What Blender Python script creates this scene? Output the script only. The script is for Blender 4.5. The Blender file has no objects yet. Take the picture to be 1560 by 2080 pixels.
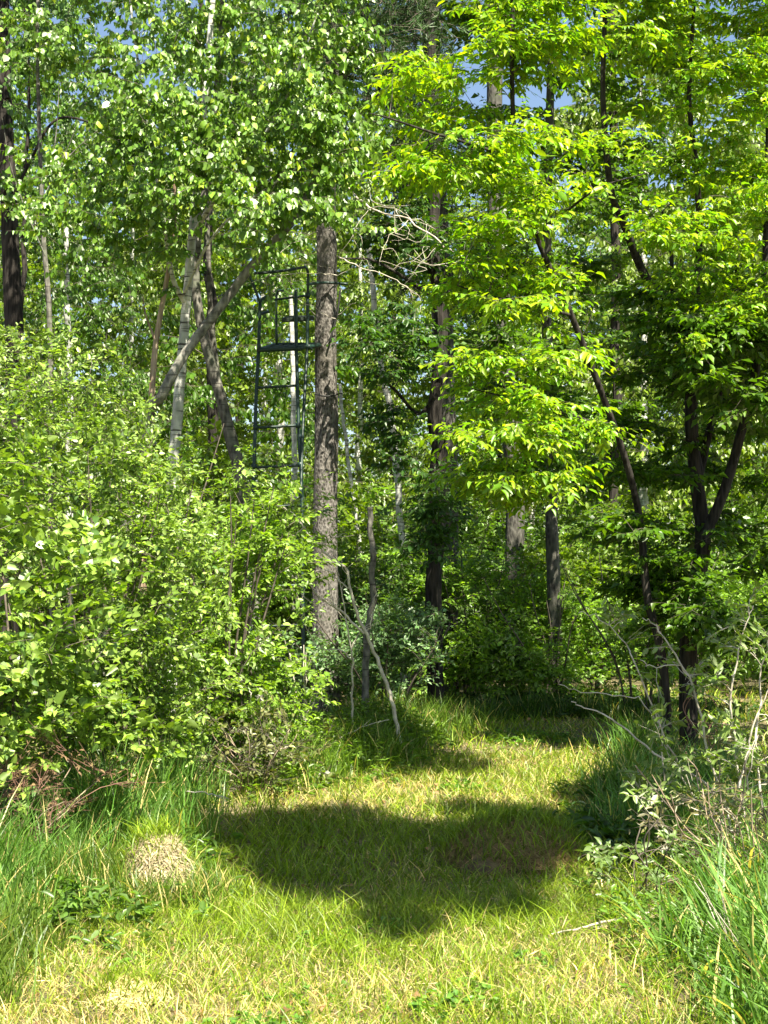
import bpy, math, random
import numpy as np
from mathutils import Matrix

random.seed(7)
RNG = np.random.default_rng(7)
SC = bpy.context.scene
COL = SC.collection
CAM_Z, F, HOR = 1.6, 3000.0, 1130.0      # eye height (m), focal length and horizon in photo pixels

# ------------------------------------------------------------------ camera
cd = bpy.data.cameras.new('camera')
cd.sensor_fit = 'HORIZONTAL'; cd.sensor_width = 36; cd.lens = 36 * F / 1560
cd.clip_start = 0.1; cd.clip_end = 2000
cam = bpy.data.objects.new('camera', cd); COL.objects.link(cam)
PITCH = math.atan((HOR - 1040) / F)
cam.location = (0, 0, CAM_Z); cam.rotation_euler = (math.pi / 2 + PITCH, 0, 0)
SC.camera = cam

# ------------------------------------------------------------------ sky and sun
SUN_EL, SUN_AZ = math.radians(58), math.radians(27)      # azimuth: to the right of straight behind the camera
TO_SUN = np.array([math.sin(SUN_AZ) * math.cos(SUN_EL), -math.cos(SUN_AZ) * math.cos(SUN_EL), math.sin(SUN_EL)])
w = bpy.data.worlds.new('World'); SC.world = w; w.use_nodes = True
nt = w.node_tree; bg = nt.nodes['Background']
sky = nt.nodes.new('ShaderNodeTexSky'); sky.sky_type = 'NISHITA'; sky.sun_disc = False
sky.sun_elevation = SUN_EL; sky.dust_density = 1.3
sky.sun_rotation = math.atan2(TO_SUN[0], TO_SUN[1])
nt.links.new(sky.outputs[0], bg.inputs[0]); bg.inputs[1].default_value = 0.05
sd = bpy.data.lights.new('sun', 'SUN'); sd.energy = 5.0; sd.angle = math.radians(0.53); sd.color = (1, 0.93, 0.77)
sun = bpy.data.objects.new('sun', sd); COL.objects.link(sun)
from mathutils import Vector
sun.rotation_euler = Vector(TO_SUN).to_track_quat('Z', 'Y').to_euler()
sun.location = (6, -6, 14)
SC.view_settings.view_transform = 'Standard'; SC.view_settings.look = 'None'
SC.view_settings.exposure = 2.02; SC.view_settings.gamma = 1
SC.view_settings.use_curve_mapping = False
SC.render.engine = 'CYCLES'
SC.cycles.max_bounces = 9; SC.cycles.diffuse_bounces = 4; SC.cycles.glossy_bounces = 2
SC.cycles.transmission_bounces = 4; SC.cycles.use_denoising = True

# ------------------------------------------------------------------ geometry helpers
CP, SP = math.cos(PITCH), math.sin(PITCH)
def P(px, py, D):
    """photo pixel seen at world distance Y = D -> world point"""
    u, v = (px - 780) / F, (1040 - py) / F
    y, z = CP - v * SP, SP + v * CP
    return np.array([u * D / y, D, CAM_Z + z * D / y])
def proj(p):
    y = p[..., 1]; z = p[..., 2] - CAM_Z
    d = y * CP + z * SP; v = -y * SP + z * CP
    return 780 + F * p[..., 0] / d, 1040 - F * v / d, d
_gn = [(RNG.uniform(0.3, 2.2), RNG.uniform(0, 6.28), RNG.uniform(0, 6.28)) for _ in range(10)]
def gz(x, y):
    x = np.asarray(x, float); y = np.asarray(y, float); s = 0
    for f, a, b in _gn: s = s + np.sin(x * f * math.cos(a) + y * f * math.sin(a) + b) / (1 + f)
    far = np.clip((y - 18) / 30, 0, 1)
    return s * 0.022 + far * far * 1.2
def GR(px, D):
    x = (px - 780) / F * D
    return np.array([x, D, float(gz(x, D))])
def nrm(v): return v / (np.linalg.norm(v, axis=-1, keepdims=True) + 1e-9)

def new_mesh(name, V, Fc, mat, colors=None, smooth=True):
    V = np.ascontiguousarray(V, np.float32)
    me = bpy.data.meshes.new(name)
    if isinstance(Fc, np.ndarray): groups = [Fc]
    else: groups = Fc
    nl = sum(g.size for g in groups); nf = sum(len(g) for g in groups)
    me.vertices.add(len(V)); me.vertices.foreach_set('co', V.ravel())
    me.loops.add(nl); me.loops.foreach_set('vertex_index', np.concatenate([g.ravel() for g in groups]).astype(np.int32))
    me.polygons.add(nf)
    tot = np.concatenate([np.full(len(g), g.shape[1]) for g in groups]).astype(np.int32)
    st = np.concatenate([[0], np.cumsum(tot)[:-1]]).astype(np.int32)
    me.polygons.foreach_set('loop_start', st); me.polygons.foreach_set('loop_total', tot)
    if smooth: me.polygons.foreach_set('use_smooth', np.ones(nf, bool))
    if colors is not None:
        a = me.color_attributes.new('Col', 'FLOAT_COLOR', 'POINT')
        c = np.ones((len(V), 4), np.float32); c[:, :3] = colors
        a.data.foreach_set('color', c.ravel())
    me.update(calc_edges=True)
    me.materials.append(mat)
    return me
def link(name, me, parent=None, kind=None, label=None, cat=None, group=None):
    o = bpy.data.objects.new(name, me); COL.objects.link(o)
    if parent is not None: o.parent = parent
    if kind: o['kind'] = kind
    if label: o['label'] = label
    if cat: o['category'] = cat
    if group: o['group'] = group
    return o
def thing(name, loc, label, cat, group=None):
    o = link(name, None, label=label, cat=cat, group=group)
    o.location = [float(a) for a in loc]; o.empty_display_size = 0.2
    return o
def rel(root, V):
    return V - np.array(root.location[:])

def smooth_path(pts, n=4, wob=0.0, rng=RNG):
    pts = np.asarray(pts, float)
    e = np.vstack([2 * pts[0] - pts[1], pts, 2 * pts[-1] - pts[-2]])
    out = []
    for i in range(len(pts) - 1):
        p0, p1, p2, p3 = e[i:i + 4]
        for k in range(n):
            t = k / n
            out.append(0.5 * ((2 * p1) + (-p0 + p2) * t + (2 * p0 - 5 * p1 + 4 * p2 - p3) * t * t + (-p0 + 3 * p1 - 3 * p2 + p3) * t ** 3))
    out.append(pts[-1]); out = np.array(out)
    if wob: out[1:-1] += rng.normal(0, wob, out[1:-1].shape)
    return out
def tube_arrays(paths, sides, rough=0.0, rng=RNG):
    """paths: list of (pts, radii) -> V, quads"""
    Vs, Fs, base = [], [], 0
    ang = np.arange(sides) * 2 * math.pi / sides
    for pts, rad in paths:
        n = len(pts)
        T = np.empty_like(pts); T[1:-1] = pts[2:] - pts[:-2]; T[0] = pts[1] - pts[0]; T[-1] = pts[-1] - pts[-2]
        T = nrm(T)
        ref = np.array([0, 1, 0.]) if abs(T[0][2]) > 0.6 else np.array([0, 0, 1.])
        A = nrm(np.cross(T, ref)); B = np.cross(T, A)
        rr = np.asarray(rad)[:, None] * np.ones((1, sides))
        if rough:
            rr = rr * (1 + rough * rng.normal(0, 1, (n, sides)) * 0.5 + rough * rng.normal(0, 1, (1, sides)))
        V = pts[:, None, :] + rr[..., None] * (A[:, None, :] * np.cos(ang)[None, :, None] + B[:, None, :] * np.sin(ang)[None, :, None])
        i = np.arange(n - 1)[:, None] * sides + np.arange(sides)[None, :]
        j = np.arange(n - 1)[:, None] * sides + (np.arange(sides)[None, :] + 1) % sides
        q = np.stack([i, j, j + sides, i + sides], -1).reshape(-1, 4) + base
        Vs.append(V.reshape(-1, 3)); Fs.append(q); base += n * sides
    return np.vstack(Vs), np.vstack(Fs)
def segs_arrays(P0, P1, r0, r1):
    """vectorised thin three-sided twigs"""
    T = nrm(P1 - P0); A = nrm(np.cross(T, np.array([0.3, 0.2, 1.]))); B = np.cross(T, A)
    n = len(P0); V = np.empty((n, 6, 3))
    for k in range(3):
        a = k * 2.0944; o = A * math.cos(a) + B * math.sin(a)
        V[:, k] = P0 + o * np.reshape(r0, (-1, 1)); V[:, 3 + k] = P1 + o * np.reshape(r1, (-1, 1))
    f = np.array([[0, 1, 4, 3], [1, 2, 5, 4], [2, 0, 3, 5]])
    return V.reshape(-1, 3), (np.arange(n)[:, None, None] * 6 + f[None]).reshape(-1, 4)

# ------------------------------------------------------------------ materials
def mat_new(name):
    m = bpy.data.materials.new(name); m.use_nodes = True
    return m, m.node_tree, m.node_tree.nodes['Principled BSDF']
def leaf_mat(name, trans=0.45, tint=(1.35, 1.25, 0.5), rough=0.42, spec=0.5):
    m, t, b = mat_new(name)
    a = t.nodes.new('ShaderNodeAttribute'); a.attribute_name = 'Col'
    no = t.nodes.new('ShaderNodeTexNoise'); no.inputs['Scale'].default_value = 60
    g = t.nodes.new('ShaderNodeNewGeometry')
    t.links.new(g.outputs['Position'], no.inputs['Vector'])
    mr = t.nodes.new('ShaderNodeMapRange'); mr.inputs[3].default_value = 0.75; mr.inputs[4].default_value = 1.25
    t.links.new(no.outputs[0], mr.inputs[0])
    mul = t.nodes.new('ShaderNodeMix'); mul.data_type = 'RGBA'; mul.blend_type = 'MULTIPLY'; mul.inputs[0].default_value = 1
    t.links.new(a.outputs['Color'], mul.inputs[6]); t.links.new(mr.outputs[0], mul.inputs[7])
    t.links.new(mul.outputs[2], b.inputs['Base Color'])
    b.inputs['Roughness'].default_value = rough; b.inputs['Specular IOR Level'].default_value = spec
    mu2 = t.nodes.new('ShaderNodeMix'); mu2.data_type = 'RGBA'; mu2.blend_type = 'MULTIPLY'; mu2.inputs[0].default_value = 1
    t.links.new(mul.outputs[2], mu2.inputs[6]); mu2.inputs[7].default_value = (*tint, 1)
    tr = t.nodes.new('ShaderNodeBsdfTranslucent'); t.links.new(mu2.outputs[2], tr.inputs[0])
    mx = t.nodes.new('ShaderNodeMixShader'); mx.inputs[0].default_value = trans
    t.links.new(b.outputs[0], mx.inputs[1]); t.links.new(tr.outputs[0], mx.inputs[2])
    t.links.new(mx.outputs[0], t.nodes['Material Output'].inputs[0])
    return m
def bark_mat(name, c1, c2, zs=0.25, scale=26, bump=0.6, bands=None, c3=None):
    m, t, b = mat_new(name)
    tc = t.nodes.new('ShaderNodeTexCoord'); mp = t.nodes.new('ShaderNodeMapping')
    mp.inputs['Scale'].default_value = (1, 1, zs)
    t.links.new(tc.outputs['Object'], mp.inputs[0])
    no = t.nodes.new('ShaderNodeTexNoise'); no.inputs['Scale'].default_value = scale; no.inputs['Detail'].default_value = 6
    no.inputs['Roughness'].default_value = 0.65
    t.links.new(mp.outputs[0], no.inputs['Vector'])
    vo = t.nodes.new('ShaderNodeTexVoronoi'); vo.inputs['Scale'].default_value = scale * 1.3
    t.links.new(mp.outputs[0], vo.inputs['Vector'])
    ad = t.nodes.new('ShaderNodeMath'); ad.operation = 'MULTIPLY'; t.links.new(no.outputs[0], ad.inputs[0]); t.links.new(vo.outputs['Distance'], ad.inputs[1])
    cr = t.nodes.new('ShaderNodeValToRGB'); cr.color_ramp.elements[0].position = 0.08; cr.color_ramp.elements[1].position = 0.42
    cr.color_ramp.elements[0].color = (*c1, 1); cr.color_ramp.elements[1].color = (*c2, 1)
    t.links.new(ad.outputs[0], cr.inputs[0])
    out = cr.outputs[0]
    big = t.nodes.new('ShaderNodeTexNoise'); big.inputs['Scale'].default_value = 3.5; t.links.new(tc.outputs['Object'], big.inputs['Vector'])
    if c3:
        r3 = t.nodes.new('ShaderNodeMapRange'); r3.inputs[1].default_value = 0.5; r3.inputs[2].default_value = 0.7
        t.links.new(big.outputs[0], r3.inputs[0])
        mm = t.nodes.new('ShaderNodeMix'); mm.data_type = 'RGBA'; t.links.new(r3.outputs[0], mm.inputs[0])
        t.links.new(out, mm.inputs[6]); mm.inputs[7].default_value = (*c3, 1); out = mm.outputs[2]
    if bands:
        mp2 = t.nodes.new('ShaderNodeMapping'); mp2.inputs['Scale'].default_value = (3, 3, 45); t.links.new(tc.outputs['Object'], mp2.inputs[0])
        nb = t.nodes.new('ShaderNodeTexNoise'); nb.inputs['Scale'].default_value = 1.0; nb.inputs['Detail'].default_value = 3
        t.links.new(mp2.outputs[0], nb.inputs['Vector'])
        rb = t.nodes.new('ShaderNodeMapRange'); rb.inputs[1].default_value = 0.56; rb.inputs[2].default_value = 0.66; t.links.new(nb.outputs[0], rb.inputs[0])
        mm = t.nodes.new('ShaderNodeMix'); mm.data_type = 'RGBA'; t.links.new(rb.outputs[0], mm.inputs[0])
        t.links.new(out, mm.inputs[6]); mm.inputs[7].default_value = (*bands, 1); out = mm.outputs[2]
    t.links.new(out, b.inputs['Base Color']); b.inputs['Roughness'].default_value = 0.9
    b.inputs['Specular IOR Level'].default_value = 0.2
    bu = t.nodes.new('ShaderNodeBump'); bu.inputs['Strength'].default_value = bump; bu.inputs['Distance'].default_value = 0.02
    t.links.new(ad.outputs[0], bu.inputs['Height']); t.links.new(bu.outputs[0], b.inputs['Normal'])
    return m
def plain_mat(name, c, c2, rough=0.6, scale=20, metallic=0.0):
    m, t, b = mat_new(name)
    tc = t.nodes.new('ShaderNodeTexCoord'); no = t.nodes.new('ShaderNodeTexNoise'); no.inputs['Scale'].default_value = scale; no.inputs['Detail'].default_value = 5
    t.links.new(tc.outputs['Object'], no.inputs['Vector'])
    cr = t.nodes.new('ShaderNodeValToRGB'); cr.color_ramp.elements[0].position = 0.35; cr.color_ramp.elements[1].position = 0.65
    cr.color_ramp.elements[0].color = (*c, 1); cr.color_ramp.elements[1].color = (*c2, 1)
    t.links.new(no.outputs[0], cr.inputs[0]); t.links.new(cr.outputs[0], b.inputs['Base Color'])
    b.inputs['Roughness'].default_value = rough; b.inputs['Metallic'].default_value = metallic
    return m
M_LEAF = leaf_mat('leaf_fresh', 0.42, (1.75, 1.8, 0.3), 0.4, 0.55)
M_LEAFG = leaf_mat('leaf_glossy', 0.32, (1.5, 1.6, 0.3), 0.42, 0.6)
M_GRASS = leaf_mat('grass_blade', 0.4, (1.3, 1.35, 0.4), 0.42, 0.4)
M_NEEDLE = leaf_mat('pine_needle', 0.15, (1, 1, 0.8), 0.5, 0.3)
M_DRY = leaf_mat('dry_straw', 0.2, (1, 0.95, 0.8), 0.6, 0.25)
M_PINE = bark_mat('pine_bark', (0.035, 0.03, 0.026), (0.19, 0.177, 0.16), 0.55, 40, 0.8, c3=(0.12, 0.11, 0.092))
M_DARK = bark_mat('dark_ridged_bark', (0.009, 0.0075, 0.006), (0.045, 0.039, 0.033), 0.12, 30, 1.0)
M_BIRCH = bark_mat('birch_bark', (0.32, 0.32, 0.29), (0.62, 0.62, 0.57), 0.8, 14, 0.4, bands=(0.05, 0.045, 0.04), c3=(0.30, 0.32, 0.27))
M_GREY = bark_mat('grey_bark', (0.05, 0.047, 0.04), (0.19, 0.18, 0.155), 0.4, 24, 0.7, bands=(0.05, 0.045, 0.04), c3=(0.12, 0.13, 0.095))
M_DGREY = bark_mat('shaded_grey_bark', (0.03, 0.028, 0.024), (0.11, 0.105, 0.09), 0.4, 24, 0.7, c3=(0.07, 0.075, 0.055))  # darker copy of the grey bark, shade put into the colour
M_LGREY = bark_mat('mottled_grey_bark', (0.07, 0.068, 0.06), (0.26, 0.25, 0.22), 0.5, 20, 0.6, bands=(0.10, 0.09, 0.08), c3=(0.2, 0.21, 0.16))
M_SNAG = bark_mat('weathered_wood', (0.12, 0.08, 0.05), (0.42, 0.33, 0.24), 0.08, 30, 0.6)
M_TWIG = plain_mat('twig_bark', (0.05, 0.04, 0.03), (0.13, 0.105, 0.08), 0.85, 30)
M_DEAD = plain_mat('dead_grey_wood', (0.30, 0.26, 0.20), (0.56, 0.51, 0.42), 0.85, 14)
M_REDT = plain_mat('reddish_twig', (0.13, 0.06, 0.045), (0.22, 0.12, 0.08), 0.8, 20)
M_STAND = plain_mat('green_painted_steel', (0.003, 0.018, 0.012), (0.006, 0.028, 0.02), 0.5, 18)
M_STRAP = plain_mat('black_webbing', (0.008, 0.008, 0.008), (0.02, 0.02, 0.018), 0.8, 30)
M_SEAT = plain_mat('dark_seat_fabric', (0.012, 0.02, 0.014), (0.03, 0.045, 0.03), 0.9, 30)

# ------------------------------------------------------------------ leaves
def T_leaf(shape):
    """template: verts (x across, y along, z up), faces, midrib flag"""
    if shape == 'diamond':
        V = [(0, 0, 0), (-.5, .42, .10), (0, 1, -.10), (.5, .42, .10)]; Fc = [(0, 3, 2), (0, 2, 1)]; mid = [0, 0, 0, 0]
    elif shape == 'needle':
        V = [(-.5, 0, 0), (.5, 0, 0), (0, 1, 0)]; Fc = [(0, 1, 2)]; mid = [0, 0, 0]
    elif shape == 'oval':      # pointed oval
        V = [(0, 0, 0), (0, .5, -.03), (0, 1, -.16), (-.40, .24, .07), (-.40, .62, .05), (.40, .24, .07), (.40, .62, .05)]
        Fc = [(0, 1, 3), (3, 1, 4), (4, 1, 2), (0, 5, 1), (5, 6, 1), (6, 2, 1)]; mid = [1, 1, 1, 0, 0, 0, 0]
    elif shape == 'heart':     # broad base, short point
        V = [(0, 0, 0), (0, .42, -.03), (0, 1, -.1), (-.47, .12, .06), (-.42, .54, .08), (.47, .12, .06), (.42, .54, .08)]
        Fc = [(0, 1, 3), (3, 1, 4), (4, 1, 2), (0, 5, 1), (5, 6, 1), (6, 2, 1)]; mid = [1, 1, 1, 0, 0, 0, 0]
    return np.array(V, float), np.array(Fc, int), np.array(mid, float)
def leaves_arrays(L, shape):
    TV, TF, mid = T_leaf(shape)
    pos, d, n, s, wr, c = L['pos'], L['dir'], L['nrm'], L['size'], L['wr'], L['col']
    side = nrm(np.cross(d, n)); n2 = np.cross(side, d)
    curl = RNG.uniform(-0.3, 2.4, len(pos)) * np.minimum(1, wr * 2.2)
    V = pos[:, None, :] + s[:, None, None] * (TV[None, :, 0, None] * wr[:, None, None] * side[:, None, :]
        + TV[None, :, 1, None] * d[:, None, :] + TV[None, :, 2, None] * curl[:, None, None] * n2[:, None, :])
    Fa = (np.arange(len(pos))[:, None, None] * len(TV) + TF[None]).reshape(-1, 3)
    C = c[:, None, :] * (1 + 0.3 * mid[None, :, None])
    return V.reshape(-1, 3), Fa, C.reshape(-1, 3)
LEAF_ALBEDO = 0.66
def palette(n, a, b, var=0.18, odd=None, rng=RNG):
    a, b = np.array(a), np.array(b)
    t = rng.random(n)[:, None]
    c = a * (1 - t) + b * t
    c = c * np.exp(rng.normal(0, var * 1.4, (n, 1))) * LEAF_ALBEDO
    if odd is not None:
        m = rng.random(n) < odd[1]; c[m] = np.array(odd[0]) * np.exp(rng.normal(0, .2, (m.sum(), 1)))
    return np.clip(c, 0.002, 0.9)

def pick_big(L, n, cell=14.0):
    """indices of the front-most leaves in the frame that show largest"""
    x, y, d = proj(L['pos'])
    ok = (x > 0) & (x < 1560) & (y > 0) & (y < 2080)
    idx = np.nonzero(ok)[0]
    if len(idx) == 0: return idx
    key = (x[idx] // cell).astype(int) * 1000 + (y[idx] // cell).astype(int)
    order = np.lexsort((d[idx], key))
    k2 = key[order]; first = np.r_[True, k2[1:] != k2[:-1]]
    front = idx[order[first]]
    sz = L['size'][front] / d[front]
    return front[np.argsort(-sz)][:n]
def sub(L, m): return {k: v[m] for k, v in L.items()}
def cat(*Ls): return {k: np.concatenate([l[k] for l in Ls]) for k in Ls[0]}
def add_leaves(root, L, shape, mat, n_parts=0, name='leaf', stuff='foliage'):
    L = dict(L); L['pos'] = L['pos'].copy()
    if n_parts:
        big = pick_big(L, n_parts)
        K = sub(L, big); m = np.ones(len(L['pos']), bool); m[big] = False; L = sub(L, m)
        TV, TF, mid = T_leaf('heart' if shape == 'heart' else 'oval')
        meshes = []
        for q in range(7):
            c = K['col'][int(len(big) * (q + .5) / 7)] if len(big) else np.array((.1, .2, .03))
            V = TV.copy(); V[:, 2] *= (0.4 + 0.35 * q)
            meshes.append(new_mesh(name, V, TF, mat, c[None] * (1 + 0.3 * mid[:, None])))
        side = nrm(np.cross(K['dir'], K['nrm'])); n2 = np.cross(side, K['dir'])
        off = np.array(root.location[:])
        for i in range(len(big)):
            o = link(name, meshes[i % 7], root); s = K['size'][i]
            A, B, C, p = side[i] * s * K['wr'][i], K['dir'][i] * s, n2[i] * s, K['pos'][i] - off
            o.matrix_local = Matrix(((A[0], B[0], C[0], p[0]), (A[1], B[1], C[1], p[1]), (A[2], B[2], C[2], p[2]), (0, 0, 0, 1)))
    V, Fa, C = leaves_arrays(L, shape)
    return link(stuff, new_mesh(stuff, rel(root, V), Fa, mat, C), root, kind='stuff')

# ------------------------------------------------------------------ growing trees and shrubs
class Skel:
    def __init__(s): s.n = np.zeros((0, 3)); s.r = np.zeros(0); s.paths = []
    def add(s, pts, r0, r1, n=4, wob=0.0):
        p = smooth_path(pts, n, wob); rr = np.linspace(1, 0, len(p)) ** 0.9 * (r0 - r1) + r1
        s.n = np.vstack([s.n, p]); s.r = np.concatenate([s.r, rr]); s.paths.append((p, rr)); return p, rr
    def reach(s, c, asc=0.9, droop=0.0, maxr=0.02):
        d = c - s.n; dist = np.linalg.norm(d, axis=1) + 1e-6
        cost = dist * (1 + asc * np.clip(0.25 - d[:, 2] / dist, 0, 2)) + np.where(s.r < 0.0025, .05, 0)
        i = int(np.argmin(cost)); p0 = s.n[i]; L = dist[i]
        out = d[i] / L; hz = np.array([out[0], out[1], 0.0])
        p1 = p0 + L * 0.35 * (out + np.array([0, 0, 0.25])); p2 = c - L * 0.3 * (out * .5 + hz * .5) + np.array([0, 0, 0.05 * L + droop * L])
        k = max(4, min(9, int(L / 0.18) + 3)); t = np.linspace(0, 1, k)[:, None]
        p = (1 - t) ** 3 * p0 + 3 * (1 - t) ** 2 * t * p1 + 3 * (1 - t) * t * t * p2 + t ** 3 * c
        p[1:-1] += RNG.normal(0, 0.02 * min(L, 1.2), p[1:-1].shape)
        ra = min(s.r[i] * 0.65, 0.003 + 0.009 * L, maxr); rb = 0.0018
        rr = np.linspace(max(ra, rb), rb, k)
        s.n = np.vstack([s.n, p[1:]]); s.r = np.concatenate([s.r, rr[1:]])
        return p, rr
def ell(n, blobs):
    """blobs: (px, py, D, rx px, ry px, rd m) -> n points inside them, world"""
    vol = np.array([b[3] * b[4] * (b[6] if len(b) > 6 else 1) for b in blobs], float); k = RNG.choice(len(blobs), n, p=vol / vol.sum())
    v = nrm(RNG.normal(0, 1, (n, 3))) * RNG.random((n, 1)) ** (1 / 2.6)
    out = np.empty((n, 3))
    for i in range(n):
        b = blobs[k[i]]
        out[i] = P(b[0] + v[i, 0] * b[3], b[1] + v[i, 1] * b[4], b[2])
        y2 = b[2] + v[i, 2] * b[5]
        out[i] += np.array([0, y2 - b[2], 0])
    return out
def clumped(n, blobs, sp=.15, per=8):
    sd_ = ell(max(3, n // per), blobs); k = RNG.integers(0, len(sd_), n)
    return sd_[k] + RNG.normal(0, 1, (n, 3)) * [sp, sp, sp * .75]
def sprays(sk, centers, R=0.3, nt=5, nl=7, size=0.07, wr=0.5, mode='flat', jit=0.35, cols=((.05, .12, .015), (.09, .17, .02)), var=.18, odd=None,
           asc=0.9, maxr=0.02, twig_r=0.0014, sort=True):
    if sort:
        d = np.array([np.min(np.linalg.norm(sk.n - c, axis=1)) for c in centers]); centers = centers[np.argsort(d)]
    br = []; md = []; st = []
    for c in centers:
        p, rr = sk.reach(c, asc, maxr=maxr); br.append((p, rr)); md.append(p[-1] - p[-2]); st.append(p[-2])
    C = np.array(centers); m = nrm(np.array(md)); N = len(C)
    if mode == 'flat': m = nrm(m * [1, 1, .35])
    up = nrm(np.array([0, 0, 1.0]) + RNG.normal(0, jit * .6, (N, 3)))
    if mode == 'wild': up = nrm(RNG.normal(0, .7, (N, 3)) + [0, 0, 1.1])
    rep = lambda a, k: np.repeat(a, k, axis=0)
    M, U, CC = rep(m, nt), rep(up, nt), rep(C, nt)
    S = nrm(np.cross(M, U)); Rr = R * RNG.uniform(.6, 1.3, (N * nt, 1)); 
    a = RNG.uniform(-1.25, 1.25, (N * nt, 1)); dirn = nrm(M * np.cos(a) + S * np.sin(a) + RNG.normal(0, .18, (N * nt, 3)) + (np.array([0, 0, -.15]) if mode != 'wild' else np.array([0, 0, .15])))
    start = CC - M * RNG.uniform(0, .7, (N * nt, 1)) * R
    L = Rr * RNG.uniform(.5, 1.0, (N * nt, 1)); end = start + dirn * L
    tv, tf = segs_arrays(start, end, twig_r, twig_r * .5)
    bv, bf = tube_arrays(br, 4)
    tw = (np.vstack([bv, tv]), np.vstack([bf, tf + len(bv)]))
    n = N * nt * nl
    t = (np.tile(np.arange(nl), N * nt)[:, None] + RNG.uniform(0, .8, (n, 1))) / (nl - .2)
    st2, d2, L2, U2 = rep(start, nl), rep(dirn, nl), rep(L, nl), rep(U, nl)
    pos = st2 + d2 * L2 * t
    sd = np.where((np.tile(np.arange(nl), N * nt) % 2) == 0, 1, -1)[:, None] * RNG.uniform(.5, 1.1, (n, 1))
    S2 = nrm(np.cross(d2, U2))
    ld = d2 * np.cos(sd) + S2 * np.sin(sd) + RNG.normal(0, jit * .5, (n, 3))
    ln = U2 + RNG.normal(0, jit, (n, 3))
    if mode == 'flat': ld = ld + np.array([0, 0, -.3])
    elif mode == 'hang': ld = ld * [.55, .55, .3] + np.array([0, 0, -.75]); ln = RNG.normal(0, 1, (n, 3)) + TO_SUN * .7
    elif mode == 'wild': ln = ln + RNG.normal(0, .35, (n, 3)) + TO_SUN * .15; ld = ld + np.array([0, 0, -.15])
    ld = nrm(ld); ln = nrm(ln)
    size_ = size * np.exp(RNG.normal(0, .24, n)) * (1 - .25 * np.abs(t[:, 0] - .5))
    Lv = dict(pos=pos, dir=ld, nrm=ln, size=size_, wr=wr * RNG.uniform(.8, 1.2, n), col=palette(n, *cols, var, odd))
    return tw, Lv
def plant(name, label, catg, base, stems, blobs, ncl, shape, lmat, bark, twigm=None, n_parts=0, stem_name='trunk', sides=10, group=None, clump=0.0, stem_sub=4, rough=.06, wob=.0, extra=None, **kw):
    root = thing(name, base, label, catg, group)
    sk = Skel()
    for i, (pts, r0, r1) in enumerate(stems):
        p, rr = sk.add(pts, r0, r1, stem_sub, wob)
        V, Fq = tube_arrays([(p, rr)], sides if r0 > .02 else 6, rough)
        nm = stem_name if i == 0 or stem_name != 'trunk' else 'limb'
        link(nm, new_mesh(nm, rel(root, V), Fq, bark), root)
    if ncl:
        cs = clumped(ncl, blobs, clump) if clump else ell(ncl, blobs)
        cs = cs[cs[:, 2] > gz(cs[:, 0], cs[:, 1]) + .08]
        tw, L = sprays(sk, cs, **kw)
        V, Fq = tw; link('twigs', new_mesh('twigs', rel(root, V), Fq, twigm or M_TWIG), root, kind='stuff')
        add_leaves(root, L, shape, lmat, n_parts)
    return root, sk
def px(pts, D):
    """pixel polyline (x, y[, D]) -> world"""
    return np.array([P(p[0], p[1], p[2] if len(p) > 2 else D) for p in pts])
def W(pxw, D): return pxw / F * D      # pixel width -> metres

# ================================================================== ground
xs = np.concatenate([np.linspace(-250, -12, 14), np.linspace(-11, 11, 90), np.linspace(12, 250, 14)])
ys = np.concatenate([np.linspace(-60, 1, 8), np.linspace(2, 26, 100), np.linspace(28, 420, 24)])
X, Y = np.meshgrid(xs, ys); Z = gz(X, Y)
V = np.stack([X, Y, Z], -1).reshape(-1, 3); nx = len(xs)
ii = (np.arange(len(ys) - 1)[:, None] * nx + np.arange(nx - 1)[None]).ravel()
m, t, b = mat_new('soil_and_thatch')
tc = t.nodes.new('ShaderNodeTexCoord')
n1 = t.nodes.new('ShaderNodeTexNoise'); n1.inputs['Scale'].default_value = 1.3; n1.inputs['Detail'].default_value = 8
n2 = t.nodes.new('ShaderNodeTexNoise'); n2.inputs['Scale'].default_value = 60; n2.inputs['Detail'].default_value = 4
for q in (n1, n2): t.links.new(tc.outputs['Object'], q.inputs['Vector'])
cr = t.nodes.new('ShaderNodeValToRGB'); e = cr.color_ramp.elements
e[0].position = .35; e[0].color = (.05, .038, .022, 1); e[1].position = .68; e[1].color = (.26, .21, .11, 1)
e2 = e.new(.5); e2.color = (.12, .10, .045, 1)
am = t.nodes.new('ShaderNodeMath'); am.operation = 'MULTIPLY_ADD'; am.inputs[1].default_value = .5
t.links.new(n2.outputs[0], am.inputs[0]); hm = t.nodes.new('ShaderNodeMath'); hm.operation = 'MULTIPLY'; hm.inputs[1].default_value = .5
t.links.new(n1.outputs[0], hm.inputs[0]); t.links.new(hm.outputs[0], am.inputs[2]); t.links.new(am.outputs[0], cr.inputs[0])
t.links.new(cr.outputs[0], b.inputs['Base Color']); b.inputs['Roughness'].default_value = .95
bu = t.nodes.new('ShaderNodeBump'); bu.inputs['Distance'].default_value = .03; t.links.new(n2.outputs[0], bu.inputs['Height']); t.links.new(bu.outputs[0], b.inputs['Normal'])
link('ground', new_mesh('ground', V, np.stack([ii, ii + 1, ii + nx + 1, ii + nx], -1), m), kind='structure')

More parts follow.
